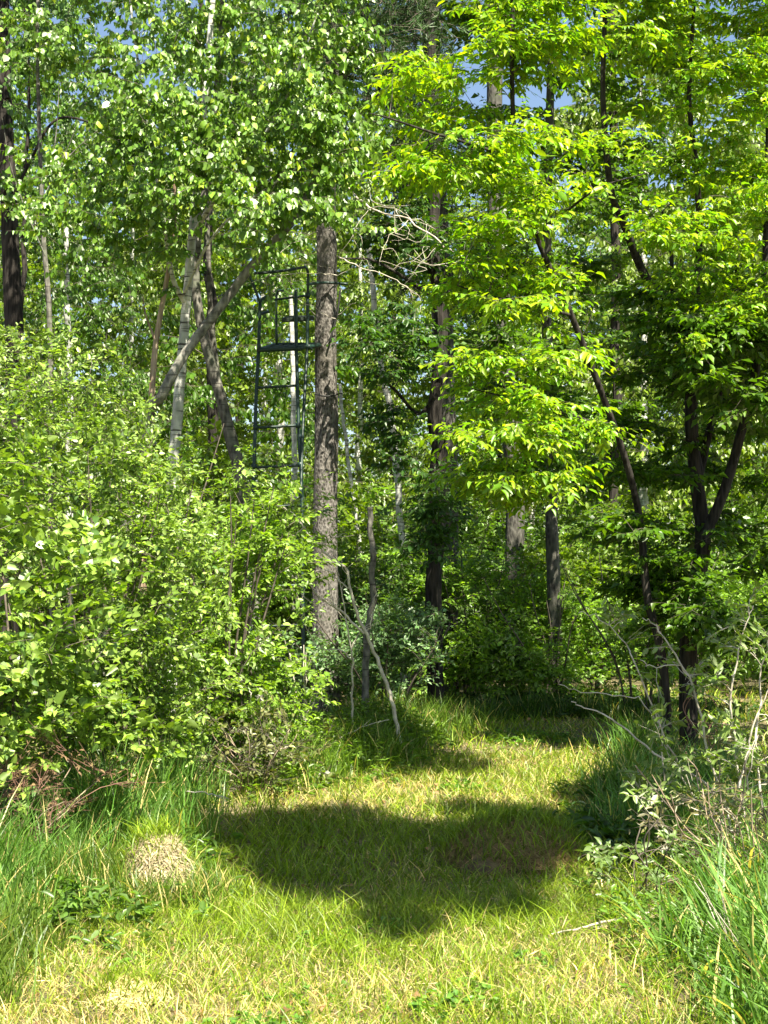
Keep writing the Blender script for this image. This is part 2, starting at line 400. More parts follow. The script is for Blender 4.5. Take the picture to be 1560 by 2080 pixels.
# ================================================================== grass
def blades(n_pos, h, wdt, cols, lean=.35, bend=.5, segs=2):
    n = len(n_pos); a = RNG.uniform(0, 6.283, n); f = RNG.uniform(0, 6.283, n)
    ld = np.stack([np.cos(a), np.sin(a), np.zeros(n)], -1); sd = np.stack([np.cos(f), np.sin(f), np.zeros(n)], -1)
    le = RNG.uniform(0, lean, n)[:, None]; be = (RNG.uniform(.1, 1, n) * bend)[:, None]
    Vs, ws = [], []
    for k in range(segs + 1):
        t = k / segs
        c = n_pos + h[:, None] * (np.array([0, 0, 1.]) * (t - be * .45 * t ** 2.4) + ld * (le * t + be * t * t))
        w_ = wdt[:, None] * (1 - .15 * t) if k < segs else 0
        if k < segs:
            w_ = wdt[:, None] * (1 - .5 * t * t); Vs += [c - sd * w_ * .5, c + sd * w_ * .5]
        else: Vs.append(c)
    V = np.stack(Vs, 1); nv = 2 * segs + 1
    fs = []
    for k in range(segs - 1): fs += [(2 * k, 2 * k + 1, 2 * k + 3), (2 * k, 2 * k + 3, 2 * k + 2)]
    fs.append((2 * segs - 2, 2 * segs - 1, 2 * segs))
    Fa = (np.arange(n)[:, None, None] * nv + np.array(fs)[None]).reshape(-1, 3)
    base = np.ones(nv); base[:2] = .8
    C = cols[:, None, :] * base[None, :, None]
    return V.reshape(-1, 3), Fa, C.reshape(-1, 3)
def vnoise(x, y, s, seed=0):
    r = np.random.default_rng(seed); v = 0
    for k in range(7):
        a = r.uniform(0, 6.28); f = s * r.uniform(.6, 1.9); v = v + np.sin(f * (x * math.cos(a) + y * math.sin(a)) + r.uniform(0, 6.28) + 1.3 * np.sin(f * .6 * (y * math.cos(a) - x * math.sin(a)) + k))
    return v / 7
LB = ([4, 5.05, 6.2, 7.2, 8.2, 9.2, 11, 13, 15], [-1.75, -1.6, -1.55, -1.15, -.95, -.72, -.3, .35, .6])
RB = ([4, 5.05, 6.2, 9.2, 13, 15, 17], [.75, .85, .95, 1.38, 2.0, 2.6, 4.0])
def pathness(x, y):
    l = np.interp(y, *LB); r = np.interp(y, *RB)
    e = np.minimum(x - l, r - x) + .12 * vnoise(x, y, 5, 3)
    e = np.where(y > 15.5, e - (y - 15.5) * .8, e)
    return np.clip(e / .35 + .5, 0, 1)
def field(n, d0, d1, marg=1.3):
    D = d0 + (d1 - d0) * RNG.random(n * 2); x = RNG.uniform(-1, 1, n * 2) * (.26 * d1 + marg)
    k = np.abs(x) < .26 * D + marg; return x[k][:n], D[k][:n]
GREEN = ((.17, .31, .014), (.36, .47, .03)); STRAW = np.array((.56, .47, .18))
def mown(n, d0, d1, wd, segs, name):
    x, y = field(n, d0, d1)
    p = pathness(x, y); k = RNG.random(len(x)) < .25 + .75 * p; x, y, p = x[k], y[k], p[k]
    pos = np.stack([x, y, gz(x, y) - .004], -1)
    patch = vnoise(x, y, 2.6, 11) * .6 + vnoise(x, y, 8, 12) * .4
    pst = np.clip(.21 + patch * .75 + .25 * np.exp(-((y - 10.2) / 1.0) ** 2) + .2 * np.clip((6.2 - y) / .8, 0, 1) - .16 * ((y > 6.5) & (y < 9.2)), .03, .8)  # less straw across the shade band, so its shade is deepened by colour
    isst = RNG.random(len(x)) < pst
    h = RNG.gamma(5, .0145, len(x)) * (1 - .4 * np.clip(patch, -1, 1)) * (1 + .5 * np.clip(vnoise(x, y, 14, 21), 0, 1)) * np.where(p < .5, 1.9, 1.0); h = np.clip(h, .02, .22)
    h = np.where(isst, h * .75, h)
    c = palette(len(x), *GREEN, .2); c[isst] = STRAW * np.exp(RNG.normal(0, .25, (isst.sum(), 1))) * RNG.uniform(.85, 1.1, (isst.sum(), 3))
    V, Fa, C = blades(pos, h, wd * RNG.uniform(.6, 1.4, len(x)), c, .7, 1.0, segs)
    link(name, new_mesh(name, V, Fa, M_GRASS, C), kind='stuff', label='short sunlit grass mixed with dry straw covering the mown path', cat='grass')
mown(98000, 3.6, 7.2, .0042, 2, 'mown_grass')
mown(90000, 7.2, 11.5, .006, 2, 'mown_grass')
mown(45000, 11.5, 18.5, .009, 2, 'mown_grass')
# lying thatch
def thatch(n, d0, d1):
    x, y = field(n, d0, d1); p = pathness(x, y); k = RNG.random(len(x)) < .3 + .5 * p - .45 * ((y > 6.5) & (y < 9.3)); x, y = x[k], y[k]  # thatch thinned across the shade band to darken it by colour
    m_ = len(x); a = RNG.uniform(0, 6.283, m_); d = np.stack([np.cos(a), np.sin(a), RNG.normal(0, .22, m_)], -1)
    pos = np.stack([x, y, gz(x, y) + RNG.uniform(.002, .03, m_)], -1)
    col = np.array((.48, .38, .20)) * np.exp(RNG.normal(0, .28, (m_, 1)))
    L = dict(pos=pos, dir=nrm(d), nrm=nrm(RNG.normal(0, .3, (m_, 3)) + [0, 0, 1]), size=RNG.uniform(.03, .11, m_), wr=RNG.uniform(.03, .05, m_), col=col)
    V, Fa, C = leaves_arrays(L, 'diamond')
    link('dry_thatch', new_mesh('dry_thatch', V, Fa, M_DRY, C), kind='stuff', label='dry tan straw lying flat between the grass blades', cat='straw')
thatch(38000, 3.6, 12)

def tall_grass(areas, n, hr, wd, cols, name, label, lean=.3, bend=.55, dry=.08, segs=4):
    """areas: (x, y, rx, ry)"""
    wts = np.array([a[2] * a[3] for a in areas]); k = RNG.choice(len(areas), n, p=wts / wts.sum()); A = np.array(areas)[k]
    # tufts
    tc_ = RNG.normal(0, .45, (n // 35 + 1, 2)).clip(-1, 1); th_ = RNG.uniform(.6, 1.25, len(tc_)); ti = RNG.integers(0, len(tc_), n)
    x = A[:, 0] + tc_[ti, 0] * A[:, 2] + RNG.normal(0, .035, n); y = A[:, 1] + tc_[ti, 1] * A[:, 3] + RNG.normal(0, .035, n)
    pos = np.stack([x, y, gz(x, y)], -1); ff = 1 - .45 * (tc_[ti, 0] ** 2 + tc_[ti, 1] ** 2) / 1.4
    h = RNG.uniform(*hr, n) * ff * th_[ti]
    c = palette(n, *cols, .2); s = RNG.random(n) < dry; c[s] = STRAW * np.exp(RNG.normal(0, .2, (s.sum(), 1)))
    V, Fa, C = blades(pos, h, wd * RNG.uniform(.6, 1.4, n), c, lean, bend, segs)
    link(name, new_mesh(name, V, Fa, M_GRASS, C), kind='stuff', label=label, cat='tall grass')
BLUEG = ((.10, .25, .03), (.21, .38, .07))
tall_grass([(-1.6, 8.4, .6, .7), (-1.9, 6.9, .5, .7), (-1.35, 9.2, .35, .6), (-2.2, 8.6, .5, .8)], 9000, (.2, .6), .0062, BLUEG, 'tall_grass', 'tall blue-green grass along the left edge of the path')
tall_grass([(-1.75, 5.9, .55, .8), (-1.4, 7.2, .35, .5)], 6500, (.1, .32), .0055, ((.09, .18, .02), (.16, .25, .03)), 'tall_grass', 'knee-high yellow-green grass beside the left straw mound', dry=.12)
tall_grass([(1.5, 5.7, .4, .9), (1.9, 6.5, .5, .8), (1.95, 5.2, .55, .8), (1.3, 4.9, .22, .4)], 5200, (.18, .52), .0105, BLUEG, 'tall_grass', 'tall broad-bladed green grass in the lower right corner', lean=.45, bend=.75, dry=.1)
tall_grass([(1.85, 8.4, .45, .7), (2.3, 9.8, .5, .9), (1.6, 9.5, .28, .9), (1.35, 8.4, .2, .5), (1.95, 11.2, .3, .8)], 4200, (.2, .45), .008, BLUEG, 'tall_grass', 'arching grass in shade under the right-hand bush', dry=.1)
tall_grass([(.1, 13.2, .8, .6), (-.2, 11.3, .5, .7), (-.5, 10.3, .3, .5), (.1, 12.4, .5, .5)], 6500, (.12, .42), .007, ((.11, .22, .018), (.2, .33, .035)), 'tall_grass', 'loose bright grass around the foot of the bare sapling', dry=.1)
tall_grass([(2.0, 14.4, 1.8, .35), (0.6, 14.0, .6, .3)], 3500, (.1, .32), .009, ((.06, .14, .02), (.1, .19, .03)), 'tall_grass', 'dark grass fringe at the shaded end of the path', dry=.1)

tall_grass([(-1.1, 6.88, .32, .14), (-.85, 7.1, .14, .3), (-1.36, 7.15, .14, .3), (-1.1, 7.45, .3, .12)], 2400, (.08, .24), .005, ((.10, .2, .02), (.17, .28, .03)), 'tall_grass', 'fringe of grass round the foot of the left straw tussock', dry=.2)
def litter(n, d0, d1):
    x, y = field(n, d0, d1); m_ = len(x); a = RNG.uniform(0, 6.283, m_)
    L = dict(pos=np.stack([x, y, gz(x, y) + RNG.uniform(.004, .035, m_)], -1), dir=nrm(np.stack([np.cos(a), np.sin(a), RNG.normal(0, .3, m_)], -1)), nrm=nrm(RNG.normal(0, .4, (m_, 3)) + [0, 0, 1]),
             size=RNG.uniform(.025, .06, m_), wr=RNG.uniform(.4, .7, m_), col=np.array((.22, .13, .06)) * np.exp(RNG.normal(0, .35, (m_, 1))))
    V, Fa, C = leaves_arrays(L, 'diamond'); link('leaf_litter', new_mesh('leaf_litter', V, Fa, M_DRY, C), kind='stuff', label='scattered brown fallen leaves caught in the grass', cat='leaf litter')
litter(3500, 3.8, 18)
# broad-leaved weeds as ground cover
def weeds(areas, n, hr, size, cols, name, label, wr=.4, shape='oval', trans=M_LEAF):
    wts = np.array([a[2] * a[3] for a in areas]); k = RNG.choice(len(areas), n, p=wts / wts.sum()); A = np.array(areas)[k]
    r = RNG.normal(0, .5, (n, 2)).clip(-1.3, 1.3); x = A[:, 0] + r[:, 0] * A[:, 2]; y = A[:, 1] + r[:, 1] * A[:, 3]
    top = np.stack([x, y, gz(x, y) + hr[0] + (hr[1] - hr[0]) * RNG.random(n) * np.exp(-.9 * (r ** 2).sum(1))], -1); bot = top.copy(); bot[:, :2] += RNG.normal(0, .03, (n, 2)); bot[:, 2] = gz(bot[:, 0], bot[:, 1])
    tv, tf = segs_arrays(bot, top, .0018, .001)
    nl = 9; N = n * nl; tt = RNG.uniform(.25, 1, (N, 1)); B, T_ = np.repeat(bot, nl, 0), np.repeat(top, nl, 0)
    a = RNG.uniform(0, 6.283, N); d = nrm(np.stack([np.cos(a), np.sin(a), RNG.normal(.15, .3, N)], -1))
    L = dict(pos=B + (T_ - B) * tt, dir=d, nrm=nrm(RNG.normal(0, .35, (N, 3)) + [0, 0, 1]), size=size * np.exp(RNG.normal(0, .25, N)), wr=wr * RNG.uniform(.8, 1.2, N), col=palette(N, *cols, .18))
    V, Fa, C = leaves_arrays(L, shape)
    cc = np.vstack([C, np.tile(np.array([[.07, .1, .03]]), (len(tv), 1))])
    link(name, new_mesh(name, np.vstack([V, tv]), [Fa, tf + len(V)], trans, cc), kind='stuff', label=label, cat='weeds')
weeds([(-.1, 12.2, .55, 1.1), (-.5, 11.2, .55, 1.0), (-1.0, 12.2, .7, 1.2), (-.75, 10.2, .3, .6)], 2700, (.08, .42), .05, ((.11, .22, .02), (.2, .33, .045)), 'weeds', 'pale green leafy weeds around the bare leaning sapling', .34, 'diamond')
weeds([(1.3, 8.3, .3, .7), (1.6, 9.4, .35, .8)], 300, (.04, .2), .065, ((.05, .12, .02), (.08, .16, .03)), 'weeds', 'dark low bramble leaves beside the shaded mound')
weeds([(-1.05, 7.6, .28, .7), (-1.3, 6.6, .4, .5)], 130, (.06, .25), .05, ((.09, .19, .03), (.14, .24, .04)), 'weeds', 'small leafy weeds near the left straw mound')
weeds([(1.05, 6.3, .2, .9), (1.5, 5.6, .5, 1.0)], 170, (.05, .26), .04, ((.10, .21, .025), (.17, .3, .04)), 'weeds', 'leafy weeds mixed with grass at the right edge')
weeds([(RNG.uniform(-1.3, .7), RNG.uniform(4.6, 6.6), RNG.uniform(.08, .25), RNG.uniform(.1, .3)) for _ in range(9)] + [(RNG.uniform(-.3, 1.6), RNG.uniform(9.3, 13), .2, .3) for _ in range(7)], 520, (.02, .07), .022, ((.10, .24, .03), (.18, .34, .05)), 'clover', 'small round-leaved clover patches in the mown path', .8, 'heart')
weeds([(0, 22, 9, 5)], 4000, (.15, .7), .09, ((.05, .12, .02), (.1, .19, .03)), 'weeds', 'leafy undergrowth on the forest floor behind the path', .45, 'diamond')
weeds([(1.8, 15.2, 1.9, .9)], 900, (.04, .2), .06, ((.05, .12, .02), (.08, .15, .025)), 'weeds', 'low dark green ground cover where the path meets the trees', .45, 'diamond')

# ================================================================== pine with the ladder stand
GA = gz
pine_px = [(660, 1480), (661, 1300), (660, 1150), (661, 1000), (664, 850), (661, 700), (664, 550), (662, 400), (668, 300), (672, 150), (676, 0), (684, -300), (690, -700), (692, -1200)]
DP = 14.2
root = thing('pine_tree', GR(660, DP), 'straight grey-brown scaly-barked pine trunk that the green ladder stand leans against', 'tree')
sk = Skel()
base_pts = px(pine_px, DP); base_pts[0][2] = gz(base_pts[0][0], DP) - .05
p, _ = sk.add(base_pts, .12, .04, 14)
rr = np.interp(p[:, 2], [0, .3, 1, 2.5, 4, 6, 9, 13], [.17, .135, .122, .112, .10, .085, .065, .03]); sk.r = rr.copy()
V, Fq = tube_arrays([(p, rr)], 28, .035)
link('trunk', new_mesh('trunk', rel(root, V), Fq, M_PINE), root)
# bare dead limbs of the pine
DL = [([(655, 378, 14.1), (695, 373, 13.2), (750, 424, 12.6), (830, 446, 12.2), (892, 492, 12.0), (940, 522, 11.8), (1000, 562, 11.6), (1060, 590, 11.5)], .018, .004),
      ([(750, 424, 12.6), (800, 420, 12.3), (850, 452, 12.2), (905, 470, 12.1)], .006, .002),
      ([(830, 446, 12.2), (780, 500, 12.1), (770, 540, 12)], .005, .0015), ([(892, 492, 12), (850, 540, 12), (820, 580, 12.1)], .005, .0015),
      ([(750, 424, 12.6), (720, 470, 12.5), (735, 520, 12.4), (760, 545, 12.3)], .004, .0015), ([(695, 373, 13.2), (688, 340, 13), (680, 330, 13)], .005, .002),
      ([(940, 522, 11.8), (900, 540, 11.8), (840, 530, 11.8), (790, 545, 11.7)], .005, .0015), ([(800, 420, 12.3), (830, 480, 12.1), (790, 490, 12)], .003, .001),
      ([(640, 640, 14.1), (600, 600, 13.6), (565, 590, 13.3)], .008, .003), ([(688, 655, 14.1), (640, 625, 13.7), (590, 600, 13.5)], .007, .002),
      ([(686, 520, 14.1), (720, 540, 13.7), (790, 560, 13.5), (850, 600, 13.4)], .012, .004), ([(686, 560, 14.1), (640, 555, 13.7), (560, 560, 13.3), (500, 575, 13)], .009, .003),
      ([(686, 640, 14.1), (720, 615, 13.8), (740, 590, 13.7)], .006, .002), ([(645, 470, 14.1), (600, 490, 13.9), (560, 520, 13.7)], .007, .002), ([(685, 465, 14.1), (660, 470, 13.9)], .01, .004),
      ([(1000, 562, 11.6), (1020, 610, 11.6), (1070, 650, 11.6)], .004, .0015), ([(940, 522, 11.8), (960, 470, 11.7), (1000, 480, 11.6)], .004, .0015)]
for pts, a, b_ in DL:
    q, qr = sk.add(px(pts, 0), a * .6, b_ * .55, 5, .008); V, Fq = tube_arrays([(q, qr)], 6)
    link('dead_branch', new_mesh('dead_branch', rel(root, V), Fq, M_DEAD), root)
tw = []
for pts, a, b_ in DL[:8] + DL[10:12]:
    q = smooth_path(px(pts, 0), 6)
    for k in range(4):
        s = q[RNG.integers(3, len(q))]; d = nrm(RNG.normal(0, 1, 3) * [1, .7, .8] + [.1, 0, -.1]); l = RNG.uniform(.12, .36)
        tw.append((smooth_path([s, s + d * l * .5 + RNG.normal(0, .03, 3), s + d * l + RNG.normal(0, .07, 3)], 3), np.linspace(.0022, .001, 7)))
V, Fq = tube_arrays(tw, 4); link('dead_twigs', new_mesh('dead_twigs', rel(root, V), Fq, M_DEAD), root, kind='stuff')
# needled limbs
def needles(sk, root, cs, per=130, ln=.085, cols=((.035, .09, .02), (.075, .15, .03))):
    br = []; NP, ND = [], []
    for c in cs:
        q, qr = sk.reach(c, -.1, droop=.05, maxr=.03); br.append((q, qr * 1.3))
        d = nrm(q[-1] - q[-2])
        for k in range(7):
            dd = nrm(d + RNG.normal(0, .55, 3)); l = RNG.uniform(.12, .4); s = c - d * RNG.uniform(0, .45)
            br.append((np.array([s, s + dd * l * .5, s + dd * l]), np.array([.003, .0025, .0015])))
            t = RNG.uniform(.2, 1, (per // 5, 1)); NP.append(s + dd * l * t); ND.append(nrm(dd * .8 + RNG.normal(0, .55, (per // 5, 3))))
    V, Fq = tube_arrays(br, 4); link('twigs', new_mesh('twigs', rel(root, V), Fq, M_TWIG), root, kind='stuff')
    pos, d = np.vstack(NP), np.vstack(ND); n = len(pos)
    L = dict(pos=pos, dir=d, nrm=nrm(RNG.normal(0, 1, (n, 3))), size=ln * RNG.uniform(.6, 1.2, n), wr=np.full(n, .10), col=palette(n, *cols, .2))
    V, Fa, C = leaves_arrays(L, 'needle'); link('needles', new_mesh('needles', rel(root, V), Fa, M_NEEDLE, C), root, kind='stuff')
needles(sk, root, ell(230, [(770, 90, 13.8, 150, 110, 1.0), (820, 230, 14, 90, 120, .8), (720, -60, 14.2, 190, 130, 1.0)]))

# ladder stand
root = thing('ladder_stand', GR(565, 12.9), 'dark green steel ladder hunting stand leaning on the pine trunk', 'ladder stand')
def bar(name, pts, r, mat=M_STAND, sides=8, parent=None, n=6):
    q = smooth_path(np.array(pts), n); V, Fq = tube_arrays([(q, np.full(len(q), r))], sides)
    caps = [np.arange(sides)[::-1][None], (len(q) - 1) * sides + np.arange(sides)[None]]
    return link(name, new_mesh(name, rel(root, V), [Fq] + caps, mat), root)
def LL(y): return P(np.interp(y, [600, 700, 780, 860, 940, 1500], [528, 526, 521, 519, 516, 502]), y, np.interp(y, [600, 700, 1500], [13.45, 13.45, 12.75]))
def LR(y): return P(np.interp(y, [590, 700, 820, 900, 1000, 1500], [601, 602, 605, 608, 613, 618]), y, np.interp(y, [600, 700, 1500], [13.55, 13.5, 12.8]))
ygr = 1500
bar('side_rail', [LL(y) for y in (700, 800, 900, 1000, 1200, ygr)], .016)
bar('side_rail', [LR(y) for y in (590, 700, 800, 900, 1000, 1200, ygr)], .016)
for y in range(787, 1500, 81): bar('rung', [LL(y + 1), LR(y - 4)], .012)
bar('foot_bar', [LL(ygr - 3) + [-.08, 0, .01], LR(ygr - 3) + [.08, 0, .01]], .014)
# platform, seat and safety rail
q0, q1, q2, q3 = P(525, 711, 13.4), P(608, 708, 13.5), P(650, 700, 14.1), P(560, 700, 14.1)
for a, b_ in ((q0, q1), (q1, q2), (q2, q3), (q3, q0)): bar('platform_frame', [a, b_], .02)
for t_ in (.16, .33, .5, .67, .84): bar('platform_slat', [q0 * (1 - t_) + q1 * t_, q3 * (1 - t_) + q2 * t_], .009, n=2)
bar('brace_tube', [P(625, 598, 13.7), P(624, 700, 13.7), P(619, 800, 13.5), P(614, 900, 13.3), P(611, 1010, 13.1)], .015)
bar('arm_post', [P(541, 603, 13.6), P(533, 608, 13.5), P(528, 622, 13.45), P(527, 660, 13.45), P(525, 711, 13.4)], .016)
bar('arm_post', [P(562, 700, 14.0), P(562, 600, 14.0), P(575, 590, 13.9)], .012)
bar('safety_rail', [P(505, 556, 13.4), P(560, 552, 13.45), P(622, 542, 13.6)], .013)
bar('safety_rail', [P(622, 542, 13.6), P(626, 560, 13.65), P(625, 600, 13.7)], .013)
bar('safety_rail', [P(505, 556, 13.4), P(515, 580, 13.45), P(528, 615, 13.45)], .012)
bar('safety_rail', [P(528, 612, 13.5), P(580, 606, 13.6), P(625, 600, 13.7)], .011)
bar('tree_brace', [P(624, 578, 13.7), P(660, 574, 14.02), P(706, 577, 14.0)], .013)
bar('tree_brace', [P(625, 705, 13.7), P(650, 702, 14.0)], .016)
bar('ratchet_strap', [P(692, 585, 14.02), P(684, 640, 14.03), P(668, 700, 14.04)], .010, M_STRAP, 6)
bar('ratchet_strap', [P(644, 700, 14.06), P(641, 800, 14.05), P(640, 950, 14.04), P(638, 1170, 14.0)], .007, M_STRAP, 6)
for yy, pp in ((706, (627, 705, 13.7)), (600, (625, 600, 13.7)), (708, (606, 708, 13.49)), (868, (519, 868, 13.3)), (868, (606, 864, 13.3)), (948, (516, 948, 13.23)), (948, (610, 944, 13.23))):
    c_ = P(*pp); bar('clamp', [c_ - [0, 0, .022], c_ + [0, 0, .022]], .024, n=1)
bar('ratchet_strap', [P(640, 800, 14.0), P(650, 803, 13.93), P(664, 805, 13.9), P(678, 803, 13.93), P(688, 800, 14.0)], .009, M_STRAP, 6)
bar('arm_rest', [P(525, 640, 13.45), P(545, 633, 13.7), P(556, 630, 13.95)], .014)
s0, s1, s2, s3 = P(572, 655, 13.85), P(622, 653, 13.85), P(640, 650, 14.1), P(590, 650, 14.1)
sv = np.array([s0, s1, s2, s3] + [a + np.array([0, 0, .045]) for a in (s0, s1, s2, s3)])
sf = np.array([(3, 2, 1, 0), (4, 5, 6, 7), (0, 1, 5, 4), (1, 2, 6, 5), (2, 3, 7, 6), (3, 0, 4, 7)])
seat = link('seat', new_mesh('seat', rel(root, sv), sf, M_SEAT, smooth=False), root)
bm_ = seat.modifiers.new('round', 'BEVEL'); bm_.width = .01; bm_.segments = 2

# ================================================================== named trees of the left group
BIRCHC = dict(cols=((.10, .22, .018), (.18, .32, .03)), odd=((.25, .34, .03), .06))
plant('birch_tree', 'pale-barked birch with small hanging leaves, left of the ladder stand', 'tree', GR(345, 13),
      [(px([(345, 1530), (350, 1000), (357, 880), (368, 740), (378, 620), (390, 480), (402, 350), (420, 150), (440, -150), (452, -600)], 13), .06, .018),
       (px([(378, 620), (350, 560, 12.8), (330, 430, 12.5), (300, 250, 12.3), (270, 50, 12.2), (250, -150, 12.2)], 13), .022, .006),
       (px([(390, 480), (440, 400, 12.6), (520, 300, 12.2), (590, 180, 12), (640, 40, 11.9)], 13), .024, .006),
       (px([(372, 600, 12.9), (420, 500, 12.5), (480, 430, 12.2), (560, 370, 12), (620, 330, 11.9)], 13), .016, .004)],
      [(450, 200, 12.1, 260, 230, .8, 1.4), (330, 330, 12, 190, 160, .7), (600, 170, 12, 120, 190, .6), (520, 430, 11.8, 170, 90, .6), (250, 110, 12.3, 150, 150, .8), (420, -250, 12.6, 330, 260, 1.3, .6), (430, -700, 12.8, 220, 260, 1.1, .4), (230, 450, 12, 120, 90, .5), (640, 330, 12, 80, 120, .4), (400, 560, 12.2, 160, 50, .5, .8)],
      680, 'heart', M_LEAFG, M_BIRCH, n_parts=300, stem_sub=7, clump=.2, R=.26, nt=5, nl=7, size=.05, wr=.8, mode='hang', **BIRCHC)
plant('birch_tree', 'darker curved birch trunk crossing behind the leaning trunk', 'tree', GR(520, 13.6),
      [(px([(530, 1500), (505, 1100), (487, 960), (460, 850), (430, 740), (405, 640), (397, 540), (410, 430), (430, 300), (450, 50), (470, -300)], 13.6), .062, .02),
       (px([(497, 1000, 13.7), (465, 900, 13.7), (447, 800, 13.7), (430, 660, 13.7), (424, 540, 13.7), (420, 420, 13.7)], 13.7), .032, .02)],
      [(520, 120, 13.6, 170, 230, .8), (470, -250, 13.6, 240, 250, 1.0)], 200, 'diamond', M_LEAFG, M_GREY, stem_sub=7, R=.3, nt=5, nl=7, size=.055, wr=.8, mode='hang', **BIRCHC)
plant('leaning_tree', 'grey mottled trunk leaning steeply up to the right across the birches', 'tree', GR(235, 12.6),
      [(px([(180, 1500, 12.9), (290, 900, 12.8), (330, 800), (380, 712), (450, 620), (520, 530), (600, 440), (655, 330), (690, 190), (700, 50)], 12.6), .05, .03)],
      [(690, 160, 12.6, 110, 180, .6), (640, 330, 12.6, 100, 100, .5), (700, -80, 12.6, 130, 160, .6, .6)], 120, 'heart', M_LEAFG, M_LGREY, stem_sub=7, R=.26, nt=5, nl=6, size=.052, wr=.8, mode='hang', **BIRCHC)
plant('dead_snag', 'thin brown snag with peeling bark beside the pale birch', 'dead tree', GR(285, 12.8),
      [(px([(280, 1500), (298, 1000), (305, 870), (312, 740), (322, 660), (340, 560), (350, 480), (356, 420), (352, 350)], 12.8), .034, .012),
       (px([(315, 690), (296, 640), (290, 600)], 12.7), .012, .004), (px([(340, 560), (360, 500), (365, 460)], 12.8), .012, .005)],
      [], 0, 'diamond', M_LEAFG, M_SNAG, stem_sub=7)
plant('hardwood_tree', 'thick dark trunk at the left edge of the picture', 'tree', GR(10, 15.5),
      [(px([(10, 1450), (22, 1000), (32, 760), (26, 600), (20, 450), (14, 300), (8, 100), (0, -300), (-5, -800)], 15.5), .12, .05),
       (px([(20, 420), (60, 330), (120, 240), (230, 265), (300, 280)], 15.3), .02, .006), (px([(15, 200), (-20, 60), (50, 20), (60, -60)], 15.2), .03, .01)],
      [(60, 60, 15, 180, 160, 1), (-20, 300, 15, 120, 150, 1), (0, -300, 15.5, 330, 260, 1.4), (-10, -800, 15.5, 260, 300, 1.4)], 230, 'heart', M_LEAFG, M_DARK, stem_sub=6, R=.34, nt=5, nl=7, size=.06, wr=.8, mode='hang', cols=((.07, .17, .02), (.12, .24, .03)))
plant('slender_tree', 'slender brown trunk with fanning bare branches, second from the left edge', 'tree', GR(104, 14),
      [(px([(106, 1480), (104, 900), (100, 640), (88, 480), (84, 380), (78, 200), (76, 60), (80, -200)], 14), .03, .012),
       (px([(88, 400), (130, 330), (180, 280), (230, 240)], 13.8), .008, .002), (px([(88, 420), (120, 340), (150, 270), (170, 200)], 13.8), .008, .002), (px([(88, 380), (110, 300), (118, 220), (120, 150)], 13.8), .007, .002),
       (px([(92, 520), (50, 420), (20, 330), (5, 240)], 13.8), .007, .002)],
      [(110, 60, 13.8, 140, 120, .7), (90, -200, 14, 180, 150, .8), (70, 430, 13, 100, 70, .4, 1.2), (220, 200, 13.8, 60, 60, .4)], 140, 'heart', M_LEAFG, M_GREY, stem_sub=6, R=.24, nt=5, nl=6, size=.055, wr=.8, mode='hang', **BIRCHC)

# ================================================================== right of the pine
plant('hardwood_tree', 'dark ridged trunk in shade with a kink, right of the path end', 'tree', GR(888, 14.6),
      [(px([(888, 1462), (886, 1380), (884, 1280), (882, 1200), (888, 1100), (884, 1020), (892, 920), (884, 850), (893, 770), (898, 690), (893, 600), (880, 500), (884, 380), (880, 200), (870, 0), (865, -300)], 14.6), .076, .05),
       (px([(889, 800), (850, 840), (800, 790), (745, 750)], 14.4), .02, .008), (px([(886, 610, 14.5), (830, 570, 14.2), (760, 530, 14), (700, 525, 13.9)], 14.4), .022, .006), (px([(892, 920, 14.5), (906, 890, 14.4), (912, 860, 14.3)], 14.4), .012, .005)],
      [(800, 700, 14, 110, 90, .6), (900, 1000, 14, 90, 70, .5, .8), (880, 1090, 13.9, 50, 60, .3), (830, 480, 14.4, 90, 90, .6), (790, 880, 14.2, 60, 80, .4, .6)],
      260, 'oval', M_LEAF, M_DARK, n_parts=60, stem_sub=7, rough=.12, sides=14, R=.3, nt=4, nl=6, size=.07, wr=.5, mode='flat', cols=((.04, .11, .02), (.075, .16, .03)))
r_, s_ = plant('pine_tree', 'broad dark trunk with needled boughs behind the kinked tree', 'tree', GR(902, 17),
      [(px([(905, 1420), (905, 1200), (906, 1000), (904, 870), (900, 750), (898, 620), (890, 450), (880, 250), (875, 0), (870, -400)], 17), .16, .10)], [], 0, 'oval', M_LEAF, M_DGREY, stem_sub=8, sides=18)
needles(s_, r_, ell(200, [(860, 100, 16.5, 110, 150, 1.4), (880, 330, 16.5, 110, 130, 1.2), (930, 560, 16.5, 120, 80, 1), (860, -100, 17, 180, 130, 1.2)]), cols=((.028, .075, .018), (.06, .125, .028)))
def layers(n, env, d0, d1, ry=(12, 26)):
    """thin flat layers of foliage inside an outline given as rows (y, left, right)"""
    e = np.array(env, float); out = []
    for k in range(n):
        y = RNG.uniform(e[0, 0], e[-1, 0]); rx = RNG.uniform(45, 110)
        l, r_ = np.interp(y, e[:, 0], e[:, 1]) + rx * .7, np.interp(y, e[:, 0], e[:, 2]) - rx * .7
        out.append((RNG.uniform(min(l, r_), max(l, r_)), y, RNG.uniform(d0, d1), rx, RNG.uniform(*ry), .3))
    return out
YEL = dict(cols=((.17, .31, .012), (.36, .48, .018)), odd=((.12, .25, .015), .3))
MIDG = dict(cols=((.07, .17, .010), (.14, .26, .016)), odd=((.04, .09, .015), .15))
